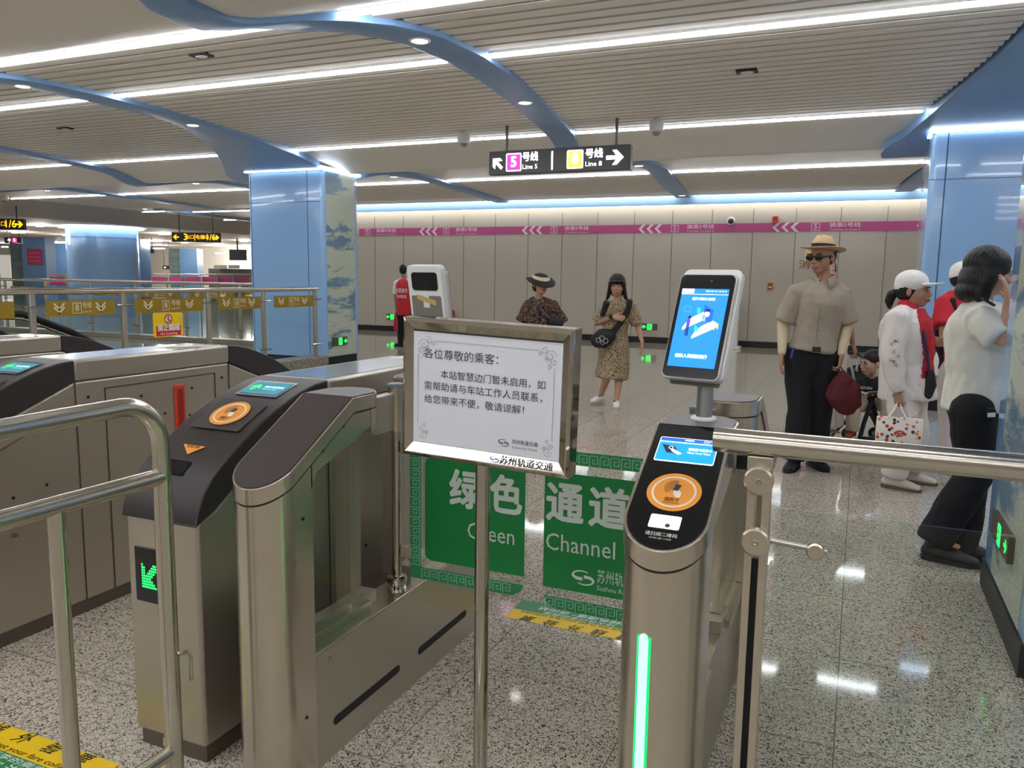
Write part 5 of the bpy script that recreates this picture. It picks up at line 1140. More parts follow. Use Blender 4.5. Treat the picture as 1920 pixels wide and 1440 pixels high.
def trousers(J, t, m, g=.02, k=1., wide=0., hem=1., fold=.006, hw=.19, dp=.115, top=.25, vox=.011, name='trousers'):
    mb = MB((None, .012)); h0, h1 = V(J['hip'][0]), V(J['hip'][1]); hc = (h0 + h1) / 2; ref = (V(J['sh'][1]) - V(J['sh'][0])).normalized(); nb = V(J['neck']); ax = (nb - hc)
    mb.limb([(hc - ax * .12, hw * .74, dp * .9), (hc, hw * .76 + g * .4, dp * .98 + g * .3), (hc + ax * top * .6, hw * .70 + g * .3, dp * .92 + g * .2), (hc + ax * top, hw * .66 + g * .2, dp * .86 + g * .2)], ref, 22)
    for i in (0, 1):
        hp, kn, an = V(J['hip'][i]), V(J['kn'][i]), V(J['an'][i]); e_ = mix(kn, an, hem)
        seg(mb, [(hp, .088 * k + g), (mix(hp, kn, .35), .082 * k + g), (kn, .060 * k + g + wide * .5), (mix(kn, an, .5 * hem), .056 * k + g + wide), (e_, .050 * k + g + wide)])
    return blob(mb, name, m, t, vox, 3, fold)
def top_wear(J, t, m, g=.018, k=1., sleeve=.9, cuff=.0, lo=0., fold=.006, flare=0., hw=.19, dp=.115, sw=.016, name='shirt', vox=.010, full=False, neck=.965):
    mb = MB(.012); hc = (V(J['hip'][0]) + V(J['hip'][1])) / 2; ref = (V(J['sh'][1]) - V(J['sh'][0])).normalized(); nb = V(J['neck'])
    torso(mb, hc, nb, ref, hw, dp, g, lo, flare)
    for i in (0, 1):
        s_, e_, w_ = V(J['sh'][i]), V(J['el'][i]), V(J['wr'][i])
        pts = [(mix(nb, s_, .35), .055 * k), (s_, .056 * k + sw)]
        if full: pts += [(mix(s_, e_, .5), .05 * k + sw), (e_, .045 * k + sw), (mix(e_, w_, .5), .04 * k + sw), (mix(e_, w_, .97), .030 * k + sw * .6)]
        else: pts += [(mix(s_, e_, .5 * sleeve), .052 * k + sw + cuff * .5), (mix(s_, e_, sleeve), .046 * k + sw + cuff)]
        seg(mb, pts)
    return blob(mb, name, m, t, vox, 3, fold)
def shoe(an, fd, t, m, sole, k=1., name='shoe', up=.0, gz=0.):
    fd = V(fd).normalized(); sd_ = Z_.cross(fd); a = V(an)
    b0 = V((a.x, a.y, gz if gz is not None else 0))
    mb = MB(); mb.limb([(b0 - fd * .05 * k + Z_ * .045 * k, .036 * k, .038 * k), (b0 + fd * .03 * k + Z_ * .05 * k, .040 * k, .042 * k), (b0 + fd * .10 * k + Z_ * .038 * k, .045 * k, .032 * k), (b0 + fd * .165 * k + Z_ * .028 * k, .038 * k, .022 * k)], sd_, 16)
    mb.limb([(b0 - fd * .045 * k + Z_ * .05 * k, .034 * k, .034 * k), (b0 - fd * .03 * k + Z_ * (.10 + up) * k, .036 * k, .036 * k)], sd_, 14)
    o = blob(mb, name, m, t, .006, 2)
    mb = MB(); P = [(-.075, -.03), (-.02, -.038), (.08, -.045), (.15, -.042), (.195, -.018), (.195, .018), (.15, .042), (.08, .045), (-.02, .038), (-.075, .03), (-.088, 0)]
    mb.prism([(q * k, w_ * k) for q, w_ in P], 0.0, .022 * k, lambda p_, q_, d_: tuple(b0 + fd * p_ + sd_ * q_ + Z_ * d_))
    mb.build('sole', sole, o, bevel=.004)
    return o
BLKC = mat('black_cloth', (26, 26, 30), .85); WHTC = mat('white_cloth', (226, 222, 216), .8, bump=((60, 60, 60), .2)); 
# ---------------------------------------------------------------- man in hat
Y0 = 6.5
H1 = Head(W(1541, 482, Y0), -28, 4, 0, 1.12)
J = dict(head=H1, neck=W(1547, 527, Y0 + .03), sh=(W(1493, 549, Y0), W(1579, 550, Y0 + .06)), el=(W(1468, 608, Y0), W(1588, 612, Y0 + .08)), wr=(W(1466, 664, Y0 - .08), W(1578, 666, Y0 - .02)),
         hand=(dict(d=(-.03, -.1, -1), palm=(1, .2, 0), side=-1, curl=.28), dict(d=(-.1, -.1, -1), palm=(-1, .1, 0), side=1, curl=.75)),
         hip=(W(1498, 668, Y0 + .03), W(1548, 668, Y0 + .05)), kn=(W(1500, 768, Y0), W(1538, 765, Y0 + .1)), an=(W(1490, 858, Y0), W(1528, 852, Y0 + .15)), toe=((-.15, -1, 0), (.55, -1, 0)))
t = person('man in a straw hat, sunglasses and beige shirt, holding a dark red bag', (-.33, 6.5, 0), J, SKIN[3], hw=.195, dp=.125)
SHB = mat('beige_shirt', (158, 146, 130), .85, bump=((40, 40, 40), .25))
top_wear(J, t, SHB, g=.022, sleeve=.86, cuff=.018, lo=.2, flare=.05, hw=.197, dp=.13, fold=.009, sw=.014)
trousers(J, t, mat('black_trousers', (22, 23, 27), .85), g=.026, wide=.012, hw=.19, dp=.125, top=.16)
m_ = MB()
for i in (0, 1): seg(m_, [(mix(J['sh'][i], J['el'][i], .75), .046), (J['el'][i], .043), (mix(J['el'][i], J['wr'][i], .5), .038), (mix(J['el'][i], J['wr'][i], .93), .031)])
blob(m_, 'sun_sleeves', mat('cream_sleeve', (206, 188, 156), .7), t, .008, 2, .002)
fw = V((-.1, -1, 0)).normalized(); c = W(1545, 530, Y0 - .07)
def collar(nb, yaw, m, t, r=.062, open_=28, drop=.055):
    R = Matrix.Rotation(math.radians(yaw), 3, 'Z'); inn, mid, out = [], [], []
    for q in range(25):
        a = math.radians(open_ + (360 - 2 * open_) * q / 24); f = max(0, 1 - min(q, 24 - q) / 5.)   # f -> 1 at the front points
        d_ = R @ V((math.sin(a), -math.cos(a), 0))
        inn.append(nb + d_ * (r - .004) + Z_ * (.028 - .03 * f)); mid.append(nb + d_ * r + Z_ * (.045 - .035 * f)); out.append(nb + d_ * (r + .026 + .028 * f) + Z_ * (.0 - drop * f))
    o = MB().loop([inn, mid, out], False, False).build('collar', m, t, fix=False, angle=60); sd2 = o.modifiers.new('thick', 'SOLIDIFY'); sd2.thickness = .006; return o
collar(J['neck'] + V((0, -.012, .0)), -8, SHB, t)
m_ = MB(); pts = [J['neck'] + V((.0, -.115, -.09)), W(1533, 600, Y0 - .155), W(1531, 642, Y0 - .155)]; m_.tube(pts, .0028, 6); m_.build('placket', mat('placket', (128, 116, 100), .9), t)
m_ = MB(); 
for q in (.25, .5, .75): m_.ell(mix(pts[0], pts[2], q) + V((0, -.004, 0)), .006, .003, .006, seg=10, rg=6)
m_.build('buttons', mat('button', (120, 108, 92), .4), t)
bc_ = W(1531, 655, Y0 - .15); m_ = MB(); m_.obox(bc_, X_, Y_, Z_, .03, .006, .02); m_.build('belt_buckle', mat('buckle', (70, 72, 76), .3, .8), t, bevel=.004)
m_ = MB(); m_.tube([W(1488, 652, Y0 - .13), W(1483, 672, Y0 - .15)], .009, 8); m_.build('blue_ribbon', mat('ribbon_blue', (52, 44, 140), .6), t)
H1.face(t, eyes=False, smile=.006)
# sunglasses
m_ = MB()
for q in (-1, 1): H1.ell(m_, q * .034, -.094, .001, .029, .007, .021)
m_.limb([(H1.p(-.012, -.1, .006), .004, .003), (H1.p(.012, -.1, .006), .004, .003)], (0, 0, 1), 8)
for q in (-1, 1): m_.limb([(H1.p(q * .06, -.088, .006), .004, .003), (H1.p(q * .078, -.02, .008), .004, .003), (H1.p(q * .079, .015, .0), .004, .003)], (0, 0, 1), 8)
m_.build('sunglasses', BLACKG, t)
m_ = MB(); H1.ell(m_, 0, .035, .01, .078, .085, .075); blob(m_, 'hair', HAIR, t, .006, 1)
# hat
def hat(H, t, m, band, tilt=8):
    R = H.M @ Matrix.Rotation(math.radians(-tilt), 3, 'X'); c = H.p(0, .012, .052)
    def pt(x, y, z): return c + R @ V((x, y, z))
    prof = [(0, .098, -.0), (.055, .105, -.004), (.078, .085, -.012), (.088, .045, 0), (.093, .012, 0), (.10, .0, 0), (.135, -.008, 0), (.170, -.004, 0), (.170, -.008, 0), (.135, -.013, 0), (.098, -.006, 0), (.085, .01, 0), (.07, .07, 0), (0, .08, 0)]
    rings = []
    for r, z, dip in prof:
        ring = []
        for k_ in range(40):
            a = 2 * math.pi * k_ / 40; rx, ry = (r * .86, r * 1.06) if r < .12 else (r * .96, r * 1.0)
            zz = z + (dip * 2.2 * abs(math.cos(a)) ** 2 if z > .06 else 0) + (.016 * math.cos(a) ** 2 if r > .12 else 0) - (.006 * math.sin(a) if r > .12 else 0)
            if z > .08: zz -= .016 * max(0, 1 - abs(math.cos(a)) * 2) * (r / .1)
            ring.append(pt(max(rx, .001) * math.cos(a), max(ry, .001) * math.sin(a), zz))
        rings.append(ring)
    o = MB().loop(rings, False).build('hat', m, t, angle=60)
    rings = [[pt(r * .86 * math.cos(2 * math.pi * k_ / 40), r * 1.06 * math.sin(2 * math.pi * k_ / 40), z) for k_ in range(40)] for r, z in ((.096, .008), (.095, .036))]
    MB().loop(rings, False).build('hat_band', band, o)
hat(H1, t, mat('straw', (214, 184, 140), .8, bump=((260, 260, 260), .5)), mat('band_dark', (34, 32, 36), .7))
for i, fd in ((0, (-.2, -1, 0)), (1, (.6, -1, 0))): shoe(J['an'][i] + V((0, .0, 0)), fd, t, BLACK, BLACK, 1.05)
# maroon bag
bg_ = thing('tote_bag', 'dark red cloth bag hanging from the hand of the man in the hat', 'bag', tuple(W(1575, 760, Y0 - .05)))
m_ = MB(); c0, c1, c2 = W(1578, 700, Y0 - .05), W(1582, 728, Y0 - .05), W(1580, 752, Y0 - .05)
m_.limb([(c0, .03, .025), (mix(c0, c1, .5), .085, .05), (c1, .115, .06), (c2, .13, .06), (W(1575, 757, Y0 - .05), .11, .05)], X_, 20); blob(m_, 'bag', mat('maroon', (88, 26, 34), .8), bg_, .009, 2, .012, 14)
m_ = MB(); hp_ = J['wr'][1] + V((-.01, -.01, -.085)); m_.tube([c0 + V((-.02, 0, .0)), hp_ + V((-.012, .0, -.01)), hp_ + V((.0, .0, .008)), hp_ + V((.014, .0, -.01)), c0 + V((.02, 0, .0))], .005, 8); m_.build('handle', mat('maroon', (88, 26, 34), .8), bg_)
# ---------------------------------------------------------------- woman in patterned dress
Y0 = 8.9
H2 = Head(W(1157, 536, Y0), 12, 4, 0, 1.1)
J = dict(head=H2, neck=W(1159, 566, Y0 + .03), sh=(W(1135, 580, Y0 + .02), W(1184, 580, Y0)), el=(W(1119, 606, Y0), W(1196, 612, Y0 + .02)), wr=(W(1150, 594, Y0 - .2), W(1204, 641, Y0 - .06)),
         hand=(dict(d=(1, -.15, -.1), palm=(0, 1, -.3), side=1, curl=.45), dict(d=(.12, -.3, -1), palm=(-1, -.3, 0), side=1, curl=.35)),
         hip=(W(1138, 652, Y0), W(1165, 652, Y0)), kn=(W(1140, 700, Y0 - .05), W(1162, 700, Y0)), an=(W(1126, 742, Y0 + .08), W(1156, 750, Y0 - .1)), toe=((-.3, -1, 0), (.25, -1, 0)))
t = person('walking woman in a leopard print dress with white sneakers and black shoulder bag', (-2.6, 8.9, 0), J, SKIN[0], hw=.17, dp=.115, k=.93)
def leopard():
    m = mat('leopard_dress', (164, 144, 108), .85); nt = m.node_tree; b = nt.nodes['Principled BSDF']; N = nt.nodes.new; L = nt.links
    tc = N('ShaderNodeTexCoord'); nz = N('ShaderNodeTexNoise'); nz.inputs['Scale'].default_value = 85; nz.inputs['Detail'].default_value = 1; nz.inputs['Distortion'].default_value = .8; L.new(tc.outputs['Object'], nz.inputs['Vector'])
    rp = N('ShaderNodeValToRGB'); e = rp.color_ramp.elements; e[0].position = .50; e[0].color = srgb(176, 158, 124); e[1].position = .57; e[1].color = srgb(84, 70, 56); L.new(nz.outputs['Fac'], rp.inputs[0]); L.new(rp.outputs[0], b.inputs['Base Color']); return m
m_ = MB(.012); hc = (J['hip'][0] + J['hip'][1]) / 2; ref = (J['sh'][1] - J['sh'][0]).normalized()
torso(m_, hc, J['neck'], ref, .172, .125, .018)
m_.limb([(mix(hc, J['neck'], .3), .155, .13), (hc, .175, .15), (W(1150, 680, Y0), .185, .16), (W(1147, 706, Y0), .19, .17)], ref, 24)
for i in (0, 1): seg(m_, [(mix(J['neck'], J['sh'][i], .4), .055), (J['sh'][i], .066), (mix(J['sh'][i], J['el'][i], .5), .068), (mix(J['sh'][i], J['el'][i], .85), .07)])
blob(m_, 'dress', leopard(), t, .011, 3, .013, 8)
m_ = MB(); H2.ell(m_, 0, .016, .045, .086, .103, .086); H2.ell(m_, 0, .05, -.03, .088, .07, .09)
for q in (-1, 1): m_.limb([(H2.p(q * .072, -.02, .03), .018, .04), (H2.p(q * .08, -.005, -.05), .02, .045), (H2.p(q * .09, .0, -.115), .022, .04), (H2.p(q * .105, -.01, -.14), .012, .025)], H2.M @ V((1, 0, 0)), 12)
m_.limb([(H2.p(-.062, -.062, .045), .012, .026), (H2.p(0, -.090, .05), .014, .03), (H2.p(.062, -.062, .045), .012, .026)], (0, 0, 1), 12)
blob(m_, 'hair', HAIR, t, .007, 1, .004, 40)
H2.face(t, smile=.003, narrow=.45)
for i, fd in ((0, (-.35, -1, 0)), (1, (.3, -1, 0))): shoe(J['an'][i], fd, t, WHTC, mat('sole_grey', (190, 186, 176), .6), .92, up=.01, gz=.0 if i else .02)
m_ = MB(); 
for i in (0, 1): 
    a = J['an'][i]; g_ = V((a.x, a.y - .06, .075 if i else .095)); m_.limb([(g_ + V((-.02, 0, 0)), .006, .004), (g_ + V((.02, 0, 0)), .006, .004)], (0, 0, 1), 8)
m_.build('laces', BLACK, t)
m_ = MB(); seg(m_, [(J['wr'][0] + V((-.03, 0, 0)), .029, .026), (J['wr'][0] + V((-.022, 0, 0)), .029, .026)]); m_.build('wristband', BLACK, t)
b_ = thing('shoulder_bag', 'black shoulder bag with white print worn by the woman in the leopard dress', 'bag', tuple(W(1133, 655, Y0 - .25)))
m_ = MB(); m_.limb([(W(1116, 640, Y0 - .24), .075, .05), (W(1130, 634, Y0 - .24), .115, .06), (W(1146, 628, Y0 - .24), .07, .05)], Z_, 18); blob(m_, 'bag', mat('bag_black', (26, 26, 30), .6), b_, .009, 2, .006, 18)
m_ = MB(); m_.limb([(W(1150, 622, Y0 - .22), .034, .012), (W(1166, 602, Y0 - .19), .034, .01), (W(1178, 580, Y0 - .16), .034, .01), (W(1181, 565, Y0 - .07), .034, .01), (W(1180, 562, Y0 + .03), .03, .01)], X_, 12); m_.build('strap', BLKC, b_)
m_ = MB(); c = W(1130, 638, Y0 - .32)
for q, (dx, dz, r) in enumerate(((-.05, 0, .03), (-.01, .02, .032), (.035, -.005, .03), (.0, -.03, .022))): ringpoly(m_, r * .8, r, c + V((dx, 0, dz)), X_, Z_, .0)
m_.build('white_print', mat('bag_print', (190, 186, 186), .6), b_, smooth=False, fix=False)
m_ = MB(); m_.cyl(W(1129, 592, Y0 - .19), W(1138, 566, Y0 - .24), .028, .038, 18); u_o = tag(m_.build('folded_umbrella', mat('umbrella_black', (34, 34, 36), .6, bump=((200, 200, 20), .5))), 'black folded umbrella held upright under the arm of the woman in the leopard dress', 'umbrella')
# ---------------------------------------------------------------- woman in sun visor
Y0 = 8.7
H3 = Head(W(1014, 533, Y0), 48, 0, 0, 1.06)
J = dict(head=H3, neck=W(1010, 560, Y0 + .03), sh=(W(994, 573, Y0 + .02), W(1034, 574, Y0)), el=(W(983, 603, Y0), W(1049, 606, Y0)), wr=(W(984, 632, Y0 - .08), W(1044, 636, Y0 - .1)),
         hand=(dict(d=(.1, -.2, -1), palm=(1, 0, 0), side=-1, curl=.4), dict(d=(-.2, -.3, -1), palm=(-1, 0, 0), side=1, curl=.5)),
         hip=(W(1003, 655, Y0), W(1026, 655, Y0)), kn=(W(1003, 705, Y0), W(1028, 705, Y0)), an=(W(1000, 746, Y0 + .05), W(1028, 750, Y0 - .1)), toe=((.3, -1, 0), (.3, -1, 0)))
t = person('woman with a black and cream sun visor and a dark patterned loose top', (-3.4, 8.7, 0), J, SKIN[0], hw=.17, dp=.115, k=.93)
def patt():
    m = mat('patterned_top', (60, 44, 36), .8); nt = m.node_tree; b = nt.nodes['Principled BSDF']; N = nt.nodes.new; L = nt.links
    tc = N('ShaderNodeTexCoord'); nz = N('ShaderNodeTexNoise'); nz.inputs['Scale'].default_value = 14; nz.inputs['Detail'].default_value = 3; nz.inputs['Distortion'].default_value = 2.5; L.new(tc.outputs['Object'], nz.inputs['Vector'])
    rp = N('ShaderNodeValToRGB'); rp.color_ramp.interpolation = 'CONSTANT'; e = rp.color_ramp.elements; e[0].position = 0; e[0].color = srgb(24, 20, 20); e[1].position = .45; e[1].color = srgb(92, 44, 30)
    for p_, c_ in ((.50, (36, 30, 26)), (.54, (168, 140, 104)), (.57, (34, 28, 26)), (.62, (70, 74, 40)), (.66, (180, 156, 120)), (.69, (26, 22, 22))): x = e.new(p_); x.color = srgb(*c_)
    L.new(nz.outputs['Fac'], rp.inputs[0]); L.new(rp.outputs[0], b.inputs['Base Color']); return m
top_wear(J, t, patt(), g=.03, sleeve=.98, cuff=.035, lo=.06, hw=.165, dp=.12, fold=.012, sw=.02, name='blouse')
trousers(J, t, BLKC, k=.93, g=.02, hw=.17)
m_ = MB()
for i in (0, 1): seg(m_, [(J['el'][i], .042), (mix(J['el'][i], J['wr'][i], .9), .03)])
blob(m_, 'sun_sleeves', mat('pink_sleeve', (210, 176, 184), .7), t, .008, 2)
m_ = MB(); H3.ell(m_, 0, .035, .02, .082, .088, .085); H3.ell(m_, 0, .05, -.03, .078, .055, .06); blob(m_, 'hair', mat('hair_brown', (44, 30, 26), .5), t, .007, 1, .004, 40)
H3.face(t)
H3v = Head(H3.c, 48, 14, 0, 1.06)
m_ = MB(); H3v.ell(m_, 0, .02, .072, .086, .1, .045, rot=Matrix.Rotation(-.05, 3, 'X')); blob(m_, 'visor_crown', mat('visor_black', (30, 28, 30), .7), t, .006, 2)
rings = []
for r0, z in ((.09, .056), (.12, .052), (.165, .038), (.165, .034), (.12, .047), (.09, .05)):
    rings.append([H3v.p(r0 * .98 * math.cos(a), -.0 - r0 * 1.12 * math.sin(a) + .02, z + .01 - .30 * (r0 - .09) * 1.6 * math.sin(a)) for a in [math.radians(-15 + 210 * q / 28) for q in range(29)]])
MB().loop(rings[:3] + rings[3:], False, False).build('visor_brim', mat('visor_black', (30, 28, 30), .7), t)
rings = [[H3v.p(r0 * .98 * math.cos(a), .02 - r0 * 1.12 * math.sin(a), z + .012) for a in [math.radians(-25 + 230 * q / 28) for q in range(29)]] for r0, z in ((.094, .085), (.101, .05), (.112, .035))]
MB().loop(rings, False, False).build('visor_band', mat('visor_cream', (222, 206, 172), .7), t)
rings = [[H3v.p(r0 * .98 * math.cos(a), .02 - r0 * 1.12 * math.sin(a), z + .006 - .30 * (r0 - .09) * 1.6 * math.sin(a)) for a in [math.radians(-15 + 210 * q / 28) for q in range(29)]] for r0, z in ((.09, .05), (.166, .034))]
MB().loop(rings, False, False).build('visor_underside', mat('visor_black', (30, 28, 30), .7), t)
for i, fd in ((0, (.3, -1, 0)), (1, (.4, -1, 0))): shoe(J['an'][i], fd, t, BLACK, BLACK, .92)
b_ = thing('shoulder_bag', 'small black crossbody bag at the side of the woman in the sun visor', 'bag', tuple(W(1045, 612, Y0 - .2)))
m_ = MB(); m_.limb([(W(1034, 601, Y0 - .2), .06, .03), (W(1052, 606, Y0 - .2), .05, .03)], Z_, 16); blob(m_, 'bag', mat('bag_black', (26, 26, 30), .6), b_, .009, 2)
m_ = MB(); m_.tube([W(1033, 598, Y0 - .2), W(1018, 585, Y0 - .19), W(1004, 566, Y0 - .14), W(1000, 560, Y0 - .02)], .01, 8); m_.build('strap', mat('strap_blue', (52, 66, 84), .6), b_)
# ---------------------------------------------------------------- person in red vest, back view
Y0 = 14.4
H4 = Head(W(756, 507, Y0), 205, 0, 0, 1.)
J = dict(head=H4, neck=W(758, 522, Y0), sh=(W(744, 532, Y0), W(773, 532, Y0)), el=(W(741, 557, Y0), W(777, 557, Y0)), wr=(W(743, 582, Y0 - .05), W(775, 580, Y0)),
         hand=(dict(d=(0, -.1, -1), palm=(1, 0, 0), side=1, curl=.4), dict(d=(0, 0, -1), palm=(-1, 0, 0), side=-1, curl=.4)),
         hip=(W(753, 585, Y0), W(765, 585, Y0)), kn=(W(752, 615, Y0), W(765, 615, Y0)), an=(W(752, 643, Y0), W(765, 643, Y0 + .1)), toe=((-1, .4, 0), (-.8, .8, 0)))
t = person('person seen from behind in a red vest over a white shirt with black trousers', (-8.8, 14.4, 0), J, SKIN[0], hw=.19, dp=.12, vox=.010)
top_wear(J, t, WHTC, g=.012, sleeve=.75, cuff=.01, hw=.185, lo=.05, vox=.013)
m_ = MB(.012); hc = (J['hip'][0] + J['hip'][1]) / 2; ref = (J['sh'][1] - J['sh'][0]).normalized(); torso(m_, hc, J['neck'], ref, .19, .125, .03, lo=.02); blob(m_, 'vest', mat('vest_red', (196, 36, 44), .7), t, .013, 3, .006)
m_ = MB(); back = hc + V((0, -.165, .28)); text(m_, '志愿服务', .1, back + V((-.13, 0, .16)), X_, Z_, .02, lift=0, width=.3); text(m_, '苏州轨道', .075, back + V((-.10, 0, .04)), X_, Z_, .02, lift=0, width=.24); m_.build('vest_print', mat('vest_white', (238, 214, 210), .6), t, smooth=False, fix=False)
trousers(J, t, BLKC, g=.02, hw=.185, vox=.013)
m_ = MB(); H4.ell(m_, 0, .025, .04, .082, .096, .085); H4.ell(m_, 0, .045, -.02, .076, .06, .06); blob(m_, 'hair', HAIR, t, .009, 1)
for i, fd in ((0, (-1, .2, 0)), (1, (-.8, .6, 0))): shoe(J['an'][i], fd, t, BLACK, BLACK, 1.0)
b_ = tag(MB().limb([(W(742, 596, Y0 - .1), .05, .02), (W(742, 612, Y0 - .1), .055, .02), (W(743, 620, Y0 - .1), .05, .02)], X_, 14).build('red_folder', mat('folder_red', (180, 38, 50), .6)), 'flat red bag hanging from the left hand of the red vest person', 'bag')
# ---------------------------------------------------------------- person pushing the stroller, mostly hidden
Y0 = 7.35
H5 = Head(W(1551, 509, Y0), 20, 0, 0, .95)
J = dict(head=H5, neck=W(1555, 535, Y0), sh=(W(1530, 548, Y0 + .05), W(1577, 550, Y0)), el=(W(1520, 600, Y0), W(1591, 608, Y0 - .02)), wr=(W(1530, 640, Y0 + .2), W(1599, 645, Y0 + .1)),
         hand=(dict(d=(.5, .5, -.6), palm=(.5, -.5, 0), side=-1, curl=.6), dict(d=(.35, .3, -.9), palm=(-.3, .3, -.6), side=1, curl=.7)),
         hip=(W(1540, 665, Y0), W(1562, 665, Y0)), kn=(W(1543, 735, Y0 - .05), W(1560, 735, Y0)), an=(W(1541, 800, Y0 - .1), W(1560, 795, Y0 + .1)), toe=((.4, -1, 0), (.6, -.6, 0)))
t = person('person mostly hidden behind the man in the hat, bare arm on the stroller', (-.15, 7.35, 0), J, SKIN[0], hw=.165, dp=.11, k=.93, vox=.007)
top_wear(J, t, mat('grey_top', (120, 108, 100), .8), g=.015, sleeve=.6, hw=.165, vox=.012)
m_ = MB(); 
seg(m_, [(W(1578, 618, Y0 - .02), .06), (W(1578, 626, Y0 - .02), .06)]); m_.build('red_trim', mat('trim_red', (190, 60, 50), .7), t)
trousers(J, t, mat('pale_trousers', (214, 208, 200), .85), k=.93, g=.028, hw=.165, wide=.015, vox=.012, fold=.012)
m_ = MB(); H5.ell(m_, 0, .03, .03, .085, .096, .088); H5.ell(m_, 0, .05, -.06, .088, .06, .09); blob(m_, 'hair', HAIR, t, .008, 1, .003, 40)
for i, fd in ((0, (.3, -1, 0)), (1, (.6, -.6, 0))): shoe(J['an'][i], fd, t, WHTC, WHTC, .92)
# ---------------------------------------------------------------- stroller and child
Y0 = 7.8
st = thing('stroller', 'black folding stroller with a child in it behind the man in the hat', 'stroller', tuple(V((.1, 7.85, 0))))
FRM = mat('stroller_black', (24, 24, 26), .45)
def fr(nm, pts, r, m=FRM): MB().tube([W(*p) for p in pts], r, 10).build(nm, m, st)
fr('handle', [(1585, 661, 7.6), (1606, 662, 7.75), (1614, 668, 7.95)], .014)
fr('handle_tube', [(1590, 664, 7.62), (1597, 690, 7.7), (1608, 740, 7.85)], .010, mat('stroller_white', (220, 220, 220), .4))
fr('handle_tube', [(1612, 668, 7.95), (1606, 690, 7.98), (1618, 742, 8.05)], .010, mat('stroller_white', (220, 220, 220), .4))
m_ = MB(); m_.limb([(W(1603, 688, 8.0), .075, .02), (W(1606, 700, 8.0), .085, .022), (W(1612, 740, 7.95), .09, .022)], X_, 16); bkr = blob(m_, 'backrest', FRM, st, .01, 2)
m_ = MB(); ringpoly(m_, .011, .014, W(1604, 693, 7.96), X_, Z_, .0); flat(m_, circ(.006, 12), W(1604, 693, 7.96), X_, Z_, 0); m_.build('emblem', mat('emblem_grey', (170, 170, 170), .5), st, smooth=False, fix=False)
m_ = MB(); m_.limb([(W(1612, 756, 7.95), .12, .03), (W(1645, 760, 7.75), .12, .03)], Y_, 16); blob(m_, 'seat', FRM, st, .01, 2)
m_ = MB(); m_.limb([(W(1608, 736, 7.55), .012, .02), (W(1628, 739, 7.5), .014, .05), (W(1664, 733, 7.65), .012, .02)], Z_, 14); blob(m_, 'tray', FRM, st, .007, 2)
fr('tray_arm', [(1662, 734, 7.66), (1655, 746, 7.85), (1640, 755, 7.9)], .011)
fr('rear_leg', [(1630, 745, 7.65), (1644, 785, 7.7), (1655, 826, 7.75)], .022)
fr('rear_leg', [(1618, 748, 8.05), (1640, 790, 8.1), (1650, 815, 8.12)], .018)
fr('front_leg', [(1636, 750, 7.62), (1620, 792, 7.55), (1612, 822, 7.5)], .02)
fr('front_leg', [(1620, 750, 8.0), (1600, 785, 7.9), (1585, 812, 7.85)], .014)
fr('crossbar', [(1612, 822, 7.5), (1632, 822, 7.6), (1655, 824, 7.75)], .018)
fr('footrest_bar', [(1560, 816, 7.6), (1573, 803, 7.6), (1584, 792, 7.6)], .012)
MB().obox(W(1583, 791, 7.6), X_, Y_, Z_, .022, .06, .018).build('footrest', FRM, st, bevel=.005)
for px_, Yw in ((1552, 7.6), (1590, 8.0), (1648, 7.8), (1640, 8.15)):
    c = W(px_, 800, Yw); c.z = .055; w_ = MB().lathe(c - Y_ * .016, [(.0, 0), (.05, 0), (.055, .006), (.055, .026), (.05, .032), (.0, .032)], 22, Y_).build('wheel', FRM, st)
    MB().lathe(c - Y_ * .018, [(.0, 0), (.02, 0), (.022, .003), (.0, .003)], 16, Y_).build('hub', mat('hub_grey', (130, 124, 118), .4), w_)
H6 = Head(W(1634, 681, 7.72), -55, 4, 0, .98)
J = dict(head=H6, neck=W(1632, 709, 7.76), sh=(W(1614, 718, 7.7), W(1652, 718, 7.8)), el=(W(1607, 738, 7.62), W(1654, 738, 7.72)), wr=(W(1618, 737, 7.5), W(1640, 736, 7.56)),
         hand=(dict(d=(1, -.2, -.05), palm=(0, 0, -1), side=-1, curl=.2, k=.85), dict(d=(-1, -.3, .0), palm=(0, 0, -1), side=1, curl=.2, k=.85)),
         hip=(W(1622, 752, 7.8), W(1643, 752, 7.85)), kn=(W(1600, 764, 7.5), W(1668, 762, 7.6)), an=(W(1598, 806, 7.48), W(1660, 800, 7.6)), toe=((-.4, -1, 0), (.3, -1, 0)))
t = person('small boy in a black printed shirt and beige trousers sitting in the stroller', (.1, 7.75, 0), J, SKIN[2], hw=.115, dp=.08, k=.68, vox=.005)
top_wear(J, t, BLKC, g=.016, sleeve=.75, cuff=.008, k=.68, hw=.115, dp=.085, sw=.01, vox=.009, name='shirt')
m_ = MB(); text(m_, 'ADVEN', .035, W(1612, 727, 7.60), V((1, -.1, 0)).normalized(), Z_, .02, lift=0, width=.1); m_.build('shirt_print', WHITE, t, smooth=False, fix=False)
trousers(J, t, mat('beige_trousers', (190, 178, 158), .85), k=.68, g=.022, hw=.115, dp=.085, vox=.009, fold=.006, top=.3)
m_ = MB(); H6.ell(m_, 0, .024, .046, .083, .098, .083); H6.ell(m_, 0, .05, .0, .074, .066, .05); blob(m_, 'hair', mat('hair_child', (40, 32, 30), .6), t, .006, 1)
H6.face(t)
for i, fd in ((0, (-.4, -1, 0)), (1, (.3, -1, 0))): 
    a = J['an'][i]; shoe(a, fd, t, mat('kid_shoe', (150, 60, 50), .6), WHITE, .66, gz=a.z - .07)
